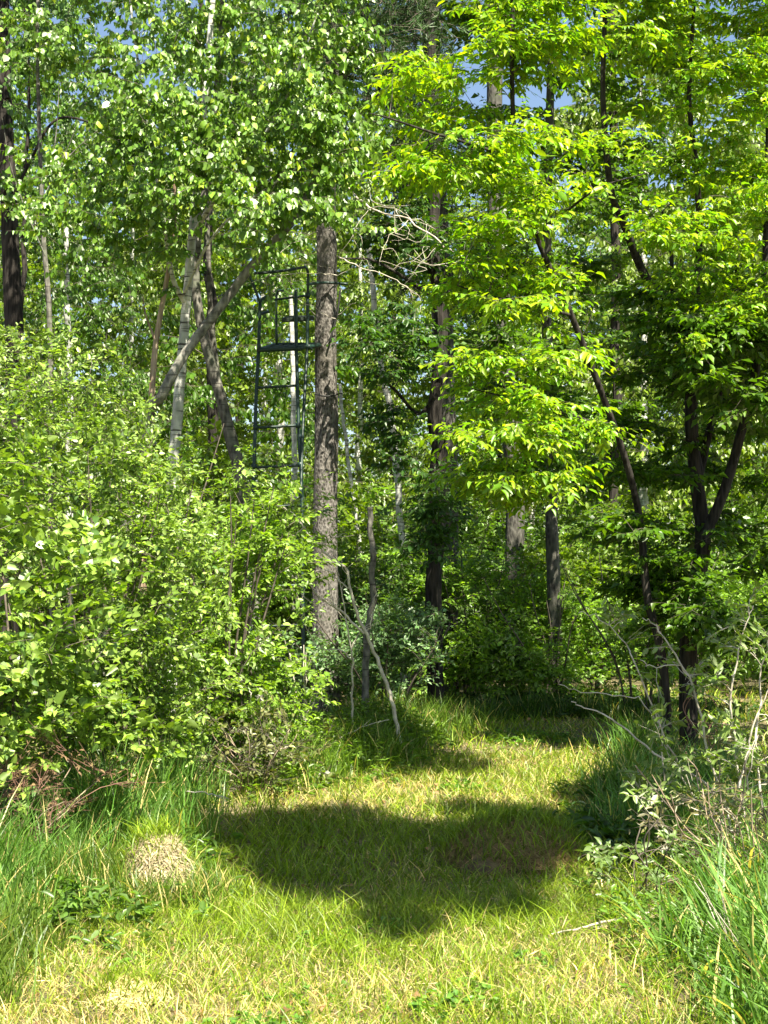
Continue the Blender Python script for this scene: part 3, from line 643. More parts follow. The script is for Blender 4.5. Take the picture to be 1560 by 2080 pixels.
plant('elm_sapling', 'slender tree with bright yellow-green leaves in flat drooping layers over the path', 'tree', GR(1345, 11.2),
      [(px([(1362, 1560, 11.2), (1345, 1340), (1318, 1230), (1308, 1150), (1300, 1060), (1275, 950, 11.0), (1230, 820, 10.8), (1160, 640, 10.5), (1090, 480, 10.3), (1052, 330, 10.2), (1040, 180, 10.1), (1042, 0, 10.1), (1050, -200, 10.1), (1055, -320, 10.1)], 11.2), .036, .009),
       (px([(1250, 880, 10.9), (1180, 850, 10.4), (1080, 820, 10), (960, 790, 9.8)], 10), .014, .004), (px([(1160, 640, 10.5), (1080, 620, 10.1), (990, 600, 9.9), (930, 580, 9.8)], 10), .012, .004),
       (px([(1052, 330, 10.2), (980, 300, 9.9), (880, 270, 9.7), (790, 240, 9.6), (750, 230, 9.5)], 10), .013, .003), (px([(1090, 480, 10.3), (1150, 430, 10), (1220, 380, 9.8), (1320, 350, 9.8)], 10), .013, .003)],
      layers(84, [(-100, 900, 1230), (80, 880, 1220), (150, 760, 1200), (280, 720, 1230), (420, 800, 1200), (600, 880, 1200), (720, 900, 1290), (830, 900, 1320), (960, 880, 1230), (1010, 950, 1180)], 9.5, 10.6),
      560, 'oval', M_LEAF, M_DARK, n_parts=300, stem_sub=6, R=.33, nt=4, nl=8, size=.06, wr=.5, mode='flat', jit=.3, **YEL)  # dark bark colour also stands in for shade on the stems
r_, s_ = plant('maple_tree', 'multi-stemmed tree with dark lower limbs and glowing yellow-green top at the right edge', 'tree', GR(1400, 12),
      [(px([(1400, 1560), (1398, 1320), (1412, 1200), (1428, 1100), (1418, 1000), (1405, 880), (1403, 780), (1395, 650), (1350, 600), (1310, 560), (1265, 450, 11.7), (1240, 380, 11.5), (1225, 200, 11.4), (1230, 0, 11.4), (1240, -300, 11.4)], 12), .075, .010),
       (px([(1428, 1100), (1470, 1000), (1500, 900), (1530, 780), (1548, 640), (1556, 500), (1560, 300), (1575, 0)], 11.8), .045, .018),
       (px([(1403, 800), (1412, 640, 11.8), (1420, 500, 11.7), (1415, 350, 11.6), (1400, 200, 11.5), (1410, 0, 11.5), (1420, -300, 11.5)], 12), .036, .009),
       (px([(1415, 990), (1440, 880, 12.1), (1468, 770, 12.2), (1490, 640, 12.2), (1500, 500, 12.2)], 12), .035, .014),
       (px([(1400, 660), (1385, 640, 11.9), (1368, 636, 11.8)], 12), .02, .008), (px([(1395, 700, 12), (1370, 650, 12.1), (1362, 480, 12.2), (1345, 430, 12.2)], 12), .026, .01)],
      layers(26, [(-160, 1380, 1700), (160, 1420, 1700)], 10.6, 12.4) + layers(98, [(-350, 1150, 1750), (0, 1180, 1720), (300, 1230, 1720), (500, 1290, 1720), (720, 1330, 1700)], 10.4, 12.4),
      1100, 'oval', M_LEAF, M_DARK, n_parts=300, stem_sub=6, sides=12, R=.32, nt=4, nl=8, size=.06, wr=.5, mode='flat', jit=.3, **YEL)  # stems' shade is put into their dark bark colour
# lower layers of the maple, their shade put into darker leaf colours
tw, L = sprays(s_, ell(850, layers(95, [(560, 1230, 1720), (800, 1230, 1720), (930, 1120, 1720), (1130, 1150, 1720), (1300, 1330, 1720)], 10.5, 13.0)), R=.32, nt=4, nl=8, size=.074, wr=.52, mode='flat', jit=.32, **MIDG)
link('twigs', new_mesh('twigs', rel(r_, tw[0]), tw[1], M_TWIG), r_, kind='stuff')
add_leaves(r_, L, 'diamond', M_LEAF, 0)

plant('hardwood_tree', 'mid-green leafy tree with a grey trunk behind the yellow-green drooping layers', 'tree', GR(1128, 15.8),
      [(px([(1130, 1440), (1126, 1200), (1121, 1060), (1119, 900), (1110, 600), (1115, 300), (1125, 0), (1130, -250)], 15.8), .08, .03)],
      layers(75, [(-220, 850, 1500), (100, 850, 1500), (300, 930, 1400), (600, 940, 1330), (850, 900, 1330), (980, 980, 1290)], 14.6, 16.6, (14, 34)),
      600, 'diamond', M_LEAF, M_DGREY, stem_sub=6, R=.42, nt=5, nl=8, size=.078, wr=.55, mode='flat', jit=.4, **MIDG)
# tree standing beside the photographer, its crown shades the path
plant('shade_tree', 'broad-crowned tree beside the path, whose crown throws the dark band of shade across the grass', 'tree', (5.2, 3.4, 0),
      [(np.array([(5.2, 3.4, -.1), (5.15, 3.4, 1.5), (4.9, 3.6, 3), (4.2, 3.9, 4.8), (3.2, 4.1, 6.3), (2.6, 4.2, 7.5)]), .13, .03)],
      [], 0, 'diamond', M_LEAF, M_DARK)
shade_root = [o for o in COL.objects if o.name == 'shade_tree'][0]
sk = Skel(); sk.add(np.array([(4.2, 3.9, 4.8), (3.2, 4.1, 6.3), (2.6, 4.2, 7.5)]), .05, .03); sk.add(np.array([(4.9, 3.6, 3), (4.5, 4.6, 5), (4.3, 6.2, 6.8)]), .05, .02); sk.add(np.array([(4.2, 3.9, 4.8), (2.6, 4.3, 5.6), (1.2, 4.6, 6.4)]), .05, .02)
def ball(n, r, c): return nrm(RNG.normal(0, 1, (n, 3))) * RNG.random((n, 1)) ** .42 * r + c
cs = np.vstack([ball(130, [.5, .7, .4], [3.6, 5.8, 6.9]), ball(110, [.5, .55, .4], [3.15, 4.95, 6.9]), ball(40, [.3, .3, .25], [2.95, 4.25, 6.9]), ball(310, [.8, 1.0, .6], [2.02, 4.12, 6.9]), ball(170, [.8, 1.0, .7], [2.6, 2.95, 8.9]), ball(130, [.55, .55, .4], [1.4, 4.85, 6.9]), *[ball(11, [.2, .2, .15], np.array([2.15 + 1.2 * math.cos(a_), 4.12 + 1.35 * math.sin(a_), 6.9]) + RNG.normal(0, .12, 3)) for a_ in np.arange(14) * .449 if math.cos(a_) < .3 and (math.sin(a_) > .25 or math.cos(a_) > -.35)], ball(300, [.8, 1.05, .6], [4.35, 6.45, 7.0])])
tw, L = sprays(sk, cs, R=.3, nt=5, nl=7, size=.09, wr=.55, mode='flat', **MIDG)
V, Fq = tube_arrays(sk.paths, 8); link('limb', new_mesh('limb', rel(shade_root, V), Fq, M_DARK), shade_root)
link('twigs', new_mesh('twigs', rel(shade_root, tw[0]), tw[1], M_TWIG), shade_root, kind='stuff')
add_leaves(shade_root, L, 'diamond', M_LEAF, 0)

# ================================================================== shrubs on the left
def fan(px0, D, n, hpx, spread, r=.012, seed=0):
    b0 = GR(px0, D); out = []
    for i in range(n):
        a = RNG.uniform(-1, 1); dd = RNG.uniform(-.5, .25)
        h = hpx / F * D * RNG.uniform(.75, 1)
        out.append((np.array([b0 + [a * .15, dd * .4, -.03], b0 + [a * spread * .35, dd, h * .4], b0 + [a * spread * .75, dd * 1.3, h * .75], b0 + [a * spread, dd * 1.5, h]]) + RNG.normal(0, .02, (4, 3)), r, .003))
    return out
SH = dict(cols=((.155, .27, .03), (.31, .45, .08)), odd=((.06, .12, .02), .12))
plant('alder_shrub', 'big-leaved pale green shrub at the front left edge', 'shrub', GR(60, 8.1), fan(60, 8.1, 6, 700, .5),
      [(70, 1330, 8.0, 160, 260, .55, 1.2), (30, 1080, 8.1, 130, 170, .5), (120, 1500, 7.9, 150, 90, .4, 1.7), (-120, 1200, 8.2, 130, 350, .6, .7)],
      380, 'heart', M_LEAFG, M_TWIG, n_parts=300, stem_name='stem', clump=.16, R=.22, nt=4, nl=6, size=.052, wr=.72, mode='wild', **SH)
plant('leafy_shrub', 'tall dense sunlit shrub rising behind the big-leaved shrub', 'shrub', GR(190, 9.4), fan(190, 9.4, 12, 700, .8),
      [(170, 1030, 9.4, 210, 180, .7, 1.3), (90, 850, 9.6, 130, 100, .6, .6), (300, 1200, 9.2, 170, 200, .6), (230, 1440, 9.1, 200, 110, .5, 1.8), (-60, 950, 9.6, 140, 300, .7, .7)],
      720, 'oval', M_LEAFG, M_TWIG, n_parts=300, stem_name='stem', clump=.16, R=.25, nt=5, nl=8, size=.039, wr=.6, mode='wild', **SH)
plant('leafy_shrub', 'rounded yellow-green shrub directly left of the bare sapling', 'shrub', GR(480, 10.8), fan(470, 10.8, 14, 560, .55),
      [(480, 1130, 10.7, 125, 130, .6, 1.2), (490, 1280, 10.6, 95, 130, .5), (400, 1350, 10.3, 120, 150, .5), (520, 1440, 10.7, 110, 90, .4, 1.8)],
      400, 'oval', M_LEAF, M_TWIG, n_parts=300, stem_name='stem', clump=.16, R=.24, nt=5, nl=8, size=.041, wr=.58, mode='wild', cols=((.15, .28, .03), (.26, .40, .05)))
plant('leafy_shrub', 'tall thin-leaved shrub below the birch trunks', 'shrub', GR(250, 11.6), fan(240, 11.6, 10, 700, .8),
      [(80, 730, 11.4, 130, 90, .6), (170, 850, 11.6, 100, 80, .6, .8), (390, 1000, 11.8, 110, 50, .5, .7), (300, 1080, 11.6, 180, 90, .5), (560, 1080, 12, 60, 110, .4)],
      300, 'oval', M_LEAFG, M_TWIG, n_parts=0, stem_name='stem', clump=.16, R=.26, nt=5, nl=7, size=.041, wr=.55, mode='wild', **SH)
plant('dry_brush', 'brown half-dead brush with few leaves at the left path edge', 'brush', GR(520, 9.8), fan(520, 9.8, 12, 150, .35, .0025),
      [(520, 1560, 9.8, 110, 60, .35)], 110, 'oval', M_LEAFG, M_SNAG, M_TWIG, stem_name='stem', clump=.16, R=.2, nt=6, nl=2, size=.045, wr=.5, mode='wild', cols=((.12, .15, .04), (.2, .2, .07)))
plant('dry_brush', 'rusty brown dead brush at the far left edge under the big-leaved shrub', 'brush', GR(30, 7.6), fan(30, 7.6, 18, 200, .4, .0025),
      [(40, 1600, 7.6, 90, 90, .3)], 30, 'oval', M_DRY, M_SNAG, M_REDT, stem_name='stem', clump=.16, R=.2, nt=10, nl=2, size=.028, wr=.4, mode='wild', cols=((.16, .10, .05), (.22, .15, .07)))

# ================================================================== understory beyond the path end
UN = dict(cols=((.14, .28, .03), (.24, .40, .05)))
plant('understory_shrub', 'blue-green honeysuckle bush left of the kinked dark trunk', 'shrub', GR(800, 14), fan(790, 14, 9, 260, .7),
      [(790, 1310, 13.9, 110, 70, .5), (700, 1330, 14, 80, 80, .4), (830, 1360, 13.8, 60, 50, .3)], 260, 'oval', M_LEAFG, M_TWIG, stem_name='stem', clump=.16, R=.2, nt=5, nl=6, size=.045, wr=.5, mode='wild', cols=((.12, .24, .08), (.2, .33, .13)))
plant('understory_shrub', 'bright green bush directly behind the kinked dark trunk', 'shrub', GR(950, 16.5), fan(950, 16.5, 10, 330, 1.1),
      [(930, 1180, 16.4, 140, 80, .7), (1050, 1230, 16.3, 110, 80, .6), (840, 1200, 16.6, 90, 80, .6), (960, 1320, 16, 150, 70, .6)], 420, 'oval', M_LEAF, M_TWIG, stem_name='stem', clump=.16, R=.27, nt=5, nl=6, size=.055, wr=.5, mode='wild', **UN)
plant('understory_shrub', 'low leafy bush under the dark trees right of the path end', 'shrub', GR(1120, 15.8), fan(1120, 15.8, 10, 260, .9),
      [(1100, 1330, 15.6, 150, 60, .6), (1200, 1280, 15.8, 110, 80, .6), (1050, 1380, 15.4, 120, 40, .4)], 300, 'oval', M_LEAF, M_TWIG, stem_name='stem', clump=.16, R=.25, nt=5, nl=6, size=.055, wr=.5, mode='wild', **UN)
plant('understory_shrub', 'shaded bush between the pine trunk and the blue-green bush', 'shrub', GR(690, 15.6), fan(690, 15.6, 8, 300, .7),
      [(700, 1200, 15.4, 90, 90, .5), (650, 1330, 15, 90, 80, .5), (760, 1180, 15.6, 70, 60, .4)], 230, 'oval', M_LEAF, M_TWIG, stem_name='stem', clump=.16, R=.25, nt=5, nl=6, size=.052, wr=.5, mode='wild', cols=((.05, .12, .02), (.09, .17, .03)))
plant('understory_shrub', 'small-leaved shrub rising behind the right-hand stems', 'shrub', GR(1300, 14.5), fan(1300, 14.5, 8, 330, .9),
      [(1290, 1270, 14.3, 120, 90, .5), (1420, 1300, 14.3, 120, 110, .5), (1540, 1200, 14.3, 120, 120, .5)], 260, 'oval', M_LEAF, M_TWIG, stem_name='stem', clump=.16, R=.25, nt=5, nl=6, size=.055, wr=.5, mode='wild', **UN)

# ================================================================== background trees and bushes (shared meshes)
def proto_tree(kind, H, seed):
    """returns list of (name, mesh, is_stuff) about the origin"""
    global RNG
    keep = RNG; RNG = np.random.default_rng(seed)
    sk = Skel(); lean = RNG.normal(0, .02 * H, 2)
    p, rr = sk.add(np.array([(0, 0, -.1), (lean[0] * .2, lean[1] * .2, H * .3), (lean[0] * .6, lean[1] * .5, H * .6), (lean[0], lean[1], H * .97)]), .10 * H / 12, .015, 8, .03)
    bark = {0: M_GREY, 1: M_BIRCH, 2: M_DARK}[kind % 3]
    V, Fq = tube_arrays([(p, rr)], 9, .05); out = [('trunk', new_mesh('trunk', V, Fq, bark), False)]
    n = 330
    z = H * (.16 + .82 * RNG.random(n) ** .9); rad = (2.0 * H / 12) * np.clip(1.15 - ((z / H - .55) / .55) ** 2, .15, 1.1) * RNG.random(n) ** .5
    a = RNG.uniform(0, 6.283, n); cs = np.stack([rad * np.cos(a) + lean[0] * z / H, rad * np.sin(a), z], -1)
    cl = {0: ((.12, .26, .02), (.2, .36, .03)), 1: ((.15, .26, .02), (.25, .36, .03)), 2: ((.07, .17, .015), (.12, .24, .02))}[kind % 3]
    tw, L = sprays(sk, cs, R=.55, nt=6, nl=9, size=.095, wr=.62, mode='flat' if kind % 2 else 'hang', jit=.5, cols=cl, maxr=.04, twig_r=.003)
    out.append(('branches', new_mesh('branches', tw[0], tw[1], M_TWIG), True))
    V, Fa, C = leaves_arrays(L, 'diamond'); out.append(('crown', new_mesh('crown', V, Fa, M_LEAF, C), True))
    RNG = keep
    return out
def proto_bush(seed, cl, H=2.4):
    global RNG
    keep = RNG; RNG = np.random.default_rng(seed)
    sk = Skel(); paths = []
    for i in range(7):
        a = RNG.uniform(0, 6.28); d = np.array([math.cos(a), math.sin(a), 0])
        paths.append(sk.add(np.array([(0, 0, -.05), d * .25 + [0, 0, H * .4], d * .6 + [0, 0, H * .85]]), .014, .003, 4, .02))
    V, Fq = tube_arrays(paths, 5); out = [('stems', new_mesh('stems', V, Fq, M_TWIG), True)]
    v = nrm(RNG.normal(0, 1, (190, 3))) * RNG.random((190, 1)) ** .4 * [1.2, 1.2, H * .48] + [0, 0, H * .55]
    v = v[v[:, 2] > .1]
    tw, L = sprays(sk, v, R=.34, nt=5, nl=8, size=.075, wr=.55, mode='wild', cols=cl, twig_r=.002)
    out.append(('twigs', new_mesh('twigs', tw[0], tw[1], M_TWIG), True))
    V, Fa, C = leaves_arrays(L, 'diamond'); out.append(('foliage', new_mesh('foliage', V, Fa, M_LEAF, C), True))
    RNG = keep
    return out
protos = [proto_tree(k, h, 100 + k) for k, h in ((0, 12), (1, 10), (2, 13), (4, 9), (5, 8))]
bushes = [proto_bush(200, ((.10, .22, .018), (.17, .30, .025))), proto_bush(201, ((.14, .25, .02), (.23, .35, .03))), proto_bush(202, ((.07, .16, .015), (.12, .23, .02)), 1.9)]
def place(pr, name, loc, rot, sc, label, catg, group):
    r = thing(name, loc, label, catg, group); r.rotation_euler = (0, 0, rot); r.scale = (sc, sc, sc)
    for n_, me, st in pr: link(n_, me, r, kind='stuff' if st else None)
def where(x, D):
    p_ = 780 + F * x / D
    for lim, txt in ((-20, 'just beyond the left edge of the view'), (190, 'behind the dark trunk at the left edge'), (480, 'behind the crossed birch trunks'), (640, 'behind the ladder stand'), (770, 'just right of the straight pine'),
                     (930, 'behind the kinked dark trunk'), (1230, 'behind the drooping yellow-green layers'), (1580, 'behind the multi-stemmed tree at right')):
        if p_ < lim: return txt
    return 'just beyond the right edge of the view'
def row(D):
    for lim, txt in ((21, 'nearest'), (25.5, 'second'), (31, 'third'), (38, 'fourth'), (47, 'fifth')):
        if D < lim: return txt
    return 'farthest'
R2 = np.random.default_rng(5)
for D, step, sc0 in ((19, 3.6, .8), (23, 3.0, .95), (28, 3.0, 1.05), (34, 3.4, 1.2), (42, 3.6, 1.3), (52, 4.2, 1.45)):
    hw = .27 * D + 2.5; x = -hw
    while x < hw:
        xx = x + R2.uniform(-1, 1); DD = D + R2.uniform(-1.8, 1.8); k = int(R2.integers(0, 5)); sc = sc0 * R2.uniform(.8, 1.15)
        if (D == 19 and -3.2 < xx < 3.6) or (D == 23 and -2 < xx < 2.6): x += step * R2.uniform(.8, 1.2); continue
        place(protos[k], 'forest_tree', (xx, DD, float(gz(xx, DD))), R2.uniform(0, 6.28), sc, 'leafy tree in the %s thicket row, %s' % (row(DD), where(xx, DD)), 'tree', 'deciduous trees in the background thicket')
        x += step * R2.uniform(.8, 1.2)
for D, step in ((17.5, 1.9), (20.5, 2.1), (25, 2.4), (31, 3.0), (46, 3.4)):
    hw = .27 * D + 1.5; x = -hw
    while x < hw:
        xx = x + R2.uniform(-.5, .5); DD = D + R2.uniform(-.9, .9)
        place(bushes[int(R2.integers(0, 3))], 'forest_bush', (xx, DD, float(gz(xx, DD))), R2.uniform(0, 6.28), R2.uniform(.7, 1.25) * (1.6 if D > 40 else 1), 'leafy bush in the %s undergrowth row, %s' % (row(DD + 2), where(xx, DD)), 'bush', 'bushes in the background undergrowth')
        x += step * R2.uniform(.8, 1.25)
byl = {}
for o in COL.objects:
    if o.get('group') and 'background' in o['group']: byl.setdefault(o['label'], []).append(o)
for lb, obs in byl.items():
    if len(obs) in (2, 3):
        obs.sort(key=lambda o: o.location.x / o.location.y)
        for o, w_ in zip(obs, ('left-hand', 'right-hand') if len(obs) == 2 else ('left-hand', 'middle', 'right-hand')): o['label'] = w_ + ' ' + lb
# individually visible background trunks
def pole(name, label, pts, D, wpx, bark, sides=8):
    p_ = px(pts, D); b0 = GR(pts[0][0], D); P_ = np.vstack([b0 - [0, 0, .05], p_])
    return plant(name, label, 'tree', b0, [(P_, W(wpx, D) / 2 * 1.1, W(wpx, D) / 2 * .8)], [], 0, 'oval', M_LEAF, bark, sides=sides, wob=.01)
pole('birch_tree', 'thin white birch trunk leaning left, midway between pine and dark trunk', [(820, 1200), (816, 1080), (802, 900), (786, 800), (772, 740), (760, 600), (745, 480)], 17, 13, M_BIRCH)
pole('birch_tree', 'very thin white birch trunk just right of the pine', [(735, 1200), (724, 1060), (710, 950), (698, 860), (690, 780)], 17.5, 8, M_BIRCH)
pole('birch_tree', 'thin white birch seen through the ladder rungs', [(598, 1150), (597, 950), (597, 850), (593, 720), (590, 600)], 17.5, 11, M_BIRCH)
pole('birch_tree', 'whitish trunk fragment glimpsed behind the leaves at far left', [(142, 900), (138, 640), (135, 560), (130, 430)], 18, 13, M_BIRCH)
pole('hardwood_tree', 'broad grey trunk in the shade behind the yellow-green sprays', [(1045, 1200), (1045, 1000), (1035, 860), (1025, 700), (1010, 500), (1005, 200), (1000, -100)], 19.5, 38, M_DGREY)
pole('hardwood_tree', 'dark upright trunk behind the upper right leaves beside the sky gap', [(1245, 1200), (1250, 800), (1250, 450), (1245, 200), (1240, -100)], 20.5, 20, M_DARK)
pole('slender_tree', 'crooked dead grey stem standing alone between pine and kinked trunk', [(743, 1350), (748, 1280), (758, 1200), (757, 1120), (751, 1030)], 12.8, 13, M_GREY)

# ================================================================== bare saplings in front
def bare(name, label, catg, base, paths, mat, ntw=0, twl=(.05, .2)):
    global root
    root = thing(name, base, label, catg)
    for i, (pts, a, b_) in enumerate(paths):
        q = smooth_path(pts, 6, .004); V, Fq = tube_arrays([(q, np.linspace(a, b_, len(q)))], 6)
        nm = 'stem' if i == 0 else 'branch'
        link(nm, new_mesh(nm, rel(root, V), Fq, mat), root)
    if ntw:
        tw = []
        for pts, a, b_ in paths[:]:
            q = smooth_path(pts, 6)
            for k in range(ntw):
                j = RNG.integers(len(q) // 3, len(q)); s = q[j]; d0 = nrm(q[j] - q[j - 1]); d = nrm(d0 + RNG.normal(0, .55, 3)); l = RNG.uniform(*twl)
                tw.append((np.array([s, s + d * l * .5 + RNG.normal(0, .01, 3), s + d * l]), np.array([.0022, .0018, .001])))
        V, Fq = tube_arrays(tw, 4); link('twigs', new_mesh('twigs', rel(root, V), Fq, mat), root, kind='stuff')
    return root
D0 = 11.3
bare('bare_sapling', 'leafless pale sapling leaning left over the weeds with forked branches', 'sapling', GR(815, D0), [
    (px([(818, 1560), (812, 1500), (795, 1420), (775, 1360), (745, 1290), (725, 1245), (712, 1200), (705, 1158), (690, 1145), (650, 1115), (630, 1088), (610, 1062), (598, 1045), (575, 1030)], D0), 0.0172, 0.0032),
    (px([(740, 1287), (690, 1240), (650, 1215), (625, 1185), (570, 1163), (520, 1180), (480, 1195)], D0), 0.0101, 0.0032),
    (px([(690, 1242), (672, 1220), (667, 1190), (662, 1160)], D0), 0.0061, 0.0022),
    (px([(742, 1288), (752, 1272), (756, 1240), (765, 1200)], D0), 0.0061, 0.0022),
    (px([(712, 1200), (690, 1180), (665, 1160), (640, 1162), (600, 1172)], D0), 0.0061, 0.0022),
    (px([(690, 1145), (680, 1130), (672, 1118)], D0), 0.0051, 0.0022),
    (px([(650, 1215), (640, 1230), (600, 1190), (590, 1140), (582, 1105)], D0), 0.0051, 0.0019),
    (px([(650, 1115), (665, 1095), (690, 1090)], D0), 0.0040, 0.0017), (px([(620, 1070), (600, 1085), (590, 1090)], D0), 0.0040, 0.0017)], M_DEAD, 3)
bare('bare_sapling', 'thin upright leafless stem between the leaning sapling and the left shrub', 'sapling', GR(715, 11.6), [
    (px([(717, 1510), (715, 1450), (716, 1380), (714, 1330), (702, 1250), (690, 1180), (682, 1150)], 11.6), .010, .003),
    (px([(714, 1340), (690, 1320), (640, 1310), (610, 1230), (600, 1180)], 11.6), .006, .002), (px([(712, 1320), (730, 1280), (733, 1260)], 11.6), .005, .002), (px([(705, 1265), (680, 1230), (672, 1190)], 11.6), .005, .002)], M_DEAD, 3)
bare('bare_sapling', 'pair of straight dead stalks close to the left shrub', 'sapling', GR(618, 11), [
    (px([(615, 1530), (618, 1430), (617, 1310)], 11), .009, .004), (px([(622, 1530), (621, 1440), (622, 1325)], 11), .006, .003),
    (px([(612, 1480), (600, 1400), (588, 1330), (570, 1290), (540, 1280), (500, 1270)], 11), .007, .002), (px([(617, 1380), (630, 1382)], 11), .004, .002)], M_DEAD, 2)
bare('bare_sapling', 'single pale dead stalk rising from the shrub foot at left', 'sapling', GR(512, 10.2), [
    (px([(515, 1580), (513, 1500), (510, 1430), (508, 1400)], 10.2), .007, .004), (px([(415, 1480), (420, 1440), (425, 1405)], 10.2), .007, .004)], M_DEAD, 1)
bare('dead_stalk', 'short dark weathered stalk standing in the grass right of the sapling', 'stalk', GR(868, 11.6), [(px([(870, 1565), (867, 1530), (865, 1505)], 11.6), .008, .006)], M_SNAG, 0)
bare('fallen_stick', 'long pale stick lying in the grass at the lower right', 'stick', GR(1200, 6.3), [(px([(1120, 1898, 6.3), (1180, 1885, 6.3), (1250, 1868, 6.35), (1318, 1855, 6.4)], 6.3), .004, .007)], M_DEAD, 2)
bare('fallen_stick', 'thin pale stick leaning through the weeds left of the path', 'stick', GR(700, 11.2), [(px([(690, 1500, 11), (740, 1475, 11.2), (790, 1462, 11.3)], 11), .005, .003)], M_DEAD, 1)
bare('fallen_stick', 'short pale stick across the tall grass at left', 'stick', GR(430, 8.6), [(px([(380, 1607, 8.5), (430, 1613, 8.6), (465, 1623, 8.7)], 11), .004, .003)], M_DEAD, 1)

# ================================================================== right-hand twiggy bush
Dr = 7.6
RT = [([(1470, 1700), (1400, 1600), (1345, 1480), (1290, 1350), (1270, 1310), (1220, 1255), (1175, 1245)], 7.7, .009), ([(1500, 1700), (1440, 1540), (1410, 1400), (1370, 1330), (1330, 1270), (1305, 1255)], 7.6, .011),
      ([(1460, 1620), (1380, 1560), (1290, 1500), (1240, 1460), (1185, 1435), (1160, 1425)], 7.7, .010), ([(1345, 1480), (1300, 1420), (1250, 1415), (1180, 1405), (1136, 1390)], 7.8, .005),
      ([(1520, 1700), (1490, 1500), (1490, 1380), (1515, 1270), (1530, 1230)], 7.5, .012), ([(1550, 1700), (1535, 1500), (1550, 1350), (1575, 1230)], 7.4, .012), ([(1350, 1600), (1345, 1500), (1330, 1430)], 7.7, .006),
      ([(1500, 1600), (1520, 1520), (1530, 1470), (1560, 1400)], 7.3, .01), ([(1410, 1400), (1380, 1355), (1320, 1352), (1300, 1340)], 7.6, .005), ([(1480, 1680), (1400, 1640), (1320, 1620), (1270, 1560)], 7.6, .006),
      ([(1500, 1650), (1520, 1580), (1540, 1490), (1490, 1620)], 7.2, .004)]
b0 = GR(1500, Dr)
stems = []
for pts, D, r in RT:
    q = px([(a, b_, D) for a, b_ in pts], D)
    stems.append((np.vstack([b0 + RNG.normal(0, .1, 3) * [1, 1, 0], q]) if len(stems) in (0, 1, 2, 4, 5) else q, r * .75, .002))
plant('twiggy_bush', 'half-bare twiggy bush with sparse pale leaves at the right edge', 'bush', b0, stems,
      [(1270, 1270, 7.7, 60, 50, .2, .8), (1400, 1360, 7.6, 110, 70, .3), (1520, 1300, 7.5, 90, 90, .4), (1420, 1520, 7.5, 150, 110, .4), (1350, 1620, 7.5, 110, 70, .3), (1540, 1560, 7.4, 90, 150, .4)],
      120, 'oval', M_LEAFG, M_DEAD, M_DEAD, n_parts=300, stem_name='stem', wob=.006, R=.13, nt=3, nl=4, size=.05, wr=.45, mode='wild', asc=.3, cols=((.16, .26, .05), (.28, .38, .10)))
root = [o for o in COL.objects if o.name.startswith('twiggy_bush')][0]
for k in range(7):
    c = P(1440 + RNG.uniform(-35, 25), 1450 + RNG.uniform(-30, 50), 7.6); a = RNG.uniform(0, 6.28); r = RNG.uniform(.06, .13)
    pts = [c + [r * math.cos(a + s * .9) * (1 - .08 * s), RNG.normal(0, .03), r * math.sin(a + s * .9)] for s in range(5)]
    q = smooth_path(pts, 5); V, Fq = tube_arrays([(q, np.linspace(.003, .0015, len(q)))], 5); link('vine', new_mesh('vine', rel(root, V), Fq, M_REDT), root)
plant('dry_brush', 'brown tangled brush at the right edge below the twiggy bush', 'brush', GR(1500, 7), fan(1500, 7.0, 20, 280, .5, .003),
      [(1480, 1640, 7, 110, 90, .35), (1540, 1720, 6.8, 70, 70, .3)], 60, 'oval', M_LEAFG, M_SNAG, M_TWIG, stem_name='stem', clump=.16, R=.18, nt=7, nl=2, size=.04, wr=.3, mode='wild', cols=((.14, .16, .05), (.24, .2, .09)))
plant('leafy_seedling', 'small pale green seedling at the right path edge, lit against the shade', 'plant', GR(1280, 6.9), fan(1290, 6.9, 4, 190, .2, .004),
      [(1250, 1745, 6.9, 60, 40, .12), (1300, 1790, 6.9, 50, 40, .12), (1220, 1800, 6.8, 40, 30, .1)], 26, 'oval', M_LEAFG, M_TWIG, n_parts=200, stem_name='stem', clump=.16, R=.09, nt=3, nl=4, size=.045, wr=.5, mode='wild', cols=((.12, .2, .05), (.18, .27, .07)))

# dry stalks lower right
root = thing('dry_stalk_clump', GR(1480, 5.6), 'clump of straw-coloured dead stalks leaning in the lower right grass', 'dead stalks')
b0 = GR(1500, 5.5)
for k in range(16):
    s = b0 + [RNG.normal(0, .06), RNG.normal(0, .08), 0]; e_ = P(1395 + RNG.uniform(-10, 90), 1780 + RNG.uniform(-10, 160), 5.6 + RNG.uniform(-.2, .3))
    q = smooth_path([s, s * .5 + e_ * .5 + RNG.normal(0, .012, 3), e_], 4); V, Fq = tube_arrays([(q, np.linspace(.0028, .0014, len(q)))], 5)
    link('stalk', new_mesh('stalk', rel(root, V), Fq, M_DEAD), root)

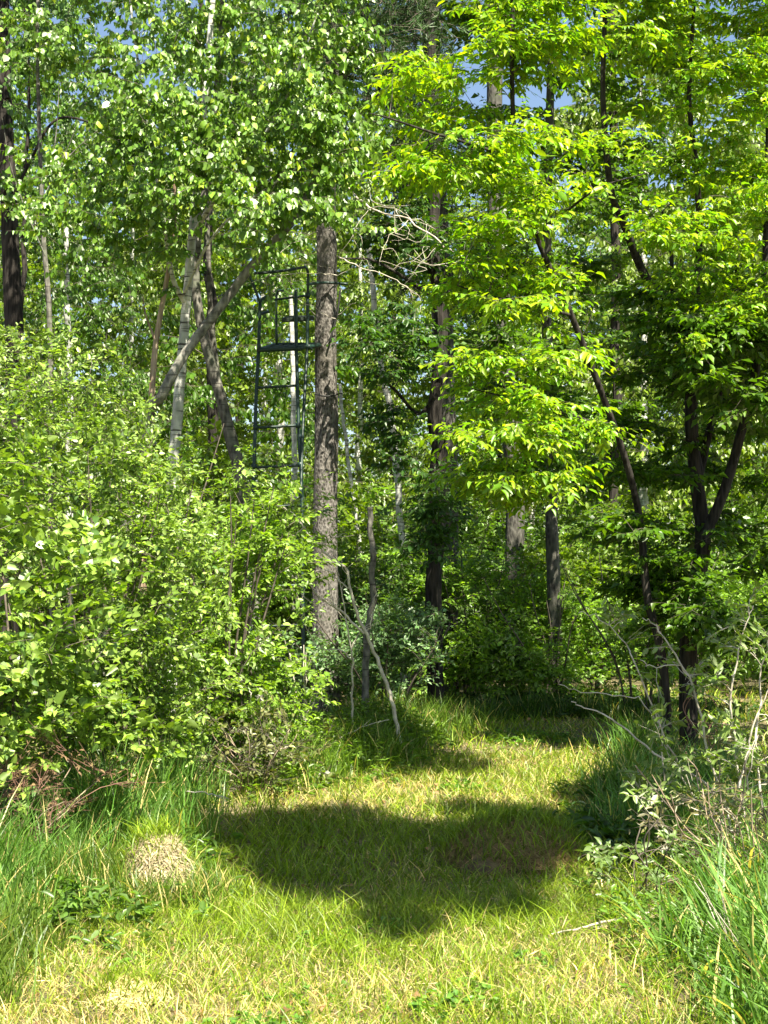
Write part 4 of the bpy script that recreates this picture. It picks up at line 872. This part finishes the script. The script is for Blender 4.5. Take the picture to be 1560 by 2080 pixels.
# ================================================================== straw mounds
def mound(name, label, c, rx, ry, h, col, nstraw, mat, comb=0.0):
    root = thing(name, (c[0], c[1], float(gz(c[0], c[1]))), label, 'mound')
    n, m_ = 36, 10; V = [np.array([[0, 0, h]])]; ang = np.arange(n) * 2 * math.pi / n
    for i in range(1, m_ + 1):
        r = i / m_; zz = h * (1 - r ** 3) * (1 + .22 * np.sin(ang * 2 + r * 4 + .7) * r + .14 * np.sin(ang * 5 + 2) * r) - .03 * (i == m_) + RNG.normal(0, h * .04, n) * (i < m_)
        rad = r * (1 + .10 * np.sin(ang * 3 + 1) + .06 * np.sin(ang * 5))
        V.append(np.stack([rx * rad * np.cos(ang), ry * rad * np.sin(ang), zz], -1))
    V = np.vstack(V); q = []
    for i in range(m_ - 1):
        for j in range(n): a = 1 + i * n + j; b_ = 1 + i * n + (j + 1) % n; q.append((a, a + n, b_ + n, b_))
    tri = np.array([(0, 1 + j, 1 + (j + 1) % n) for j in range(n)])
    link('heap', new_mesh('heap', V, [np.array(q), tri], mat), root)
    a = RNG.uniform(0, 6.283, nstraw); r = np.sqrt(RNG.random(nstraw)) * .98
    pos = np.stack([rx * r * np.cos(a), ry * r * np.sin(a), h * (1 - r ** 3) + .008], -1)
    nn = nrm(np.stack([np.cos(a) * r * 1.2, np.sin(a) * r * 1.2, np.ones(nstraw)], -1))
    g = np.array([.8, -.5, -.1]) * comb + RNG.normal(0, 1, (nstraw, 3)); g = g - nn * (g * nn).sum(-1, keepdims=True) * .93; d = nrm(g)
    pos = pos - d * .04 + nn * .014
    up = nrm(np.stack([np.cos(a) * r, np.sin(a) * r, np.ones(nstraw)], -1) + RNG.normal(0, .3, (nstraw, 3)))
    L = dict(pos=pos, dir=d, nrm=up, size=RNG.uniform(.05, .14, nstraw), wr=RNG.uniform(.025, .05, nstraw), col=np.array(col) * np.exp(RNG.normal(0, .3, (nstraw, 1))))
    V, Fa, C = leaves_arrays(L, 'diamond'); link('straw', new_mesh('straw', V, Fa, M_DRY, C), root, kind='stuff')
    k = RNG.choice(nstraw, nstraw // 4); V, Fa, C = blades(pos[k], RNG.uniform(.03, .13, len(k)), np.full(len(k), .005), palette(len(k), *GREEN, .2), .7, .9, 2)
    link('grass', new_mesh('grass', V, Fa, M_GRASS, C), root, kind='stuff')
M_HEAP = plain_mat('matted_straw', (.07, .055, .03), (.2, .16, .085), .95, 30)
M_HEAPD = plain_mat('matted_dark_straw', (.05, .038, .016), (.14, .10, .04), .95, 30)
mound('straw_mound', 'pale sunlit tussock of dead straw in the tall grass at left', P(318, 1765, 7.2)[:2], .17, .2, .27, (.44, .37, .22), 3600, M_HEAP, 1.0)
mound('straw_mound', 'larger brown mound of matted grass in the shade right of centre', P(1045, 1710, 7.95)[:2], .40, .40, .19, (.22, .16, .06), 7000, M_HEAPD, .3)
mound('straw_mound', 'flat patch of yellow cut grass in the lower left lawn', P(265, 2010, 5.5)[:2], .13, .14, .035, (.55, .47, .2), 900, M_HEAP)
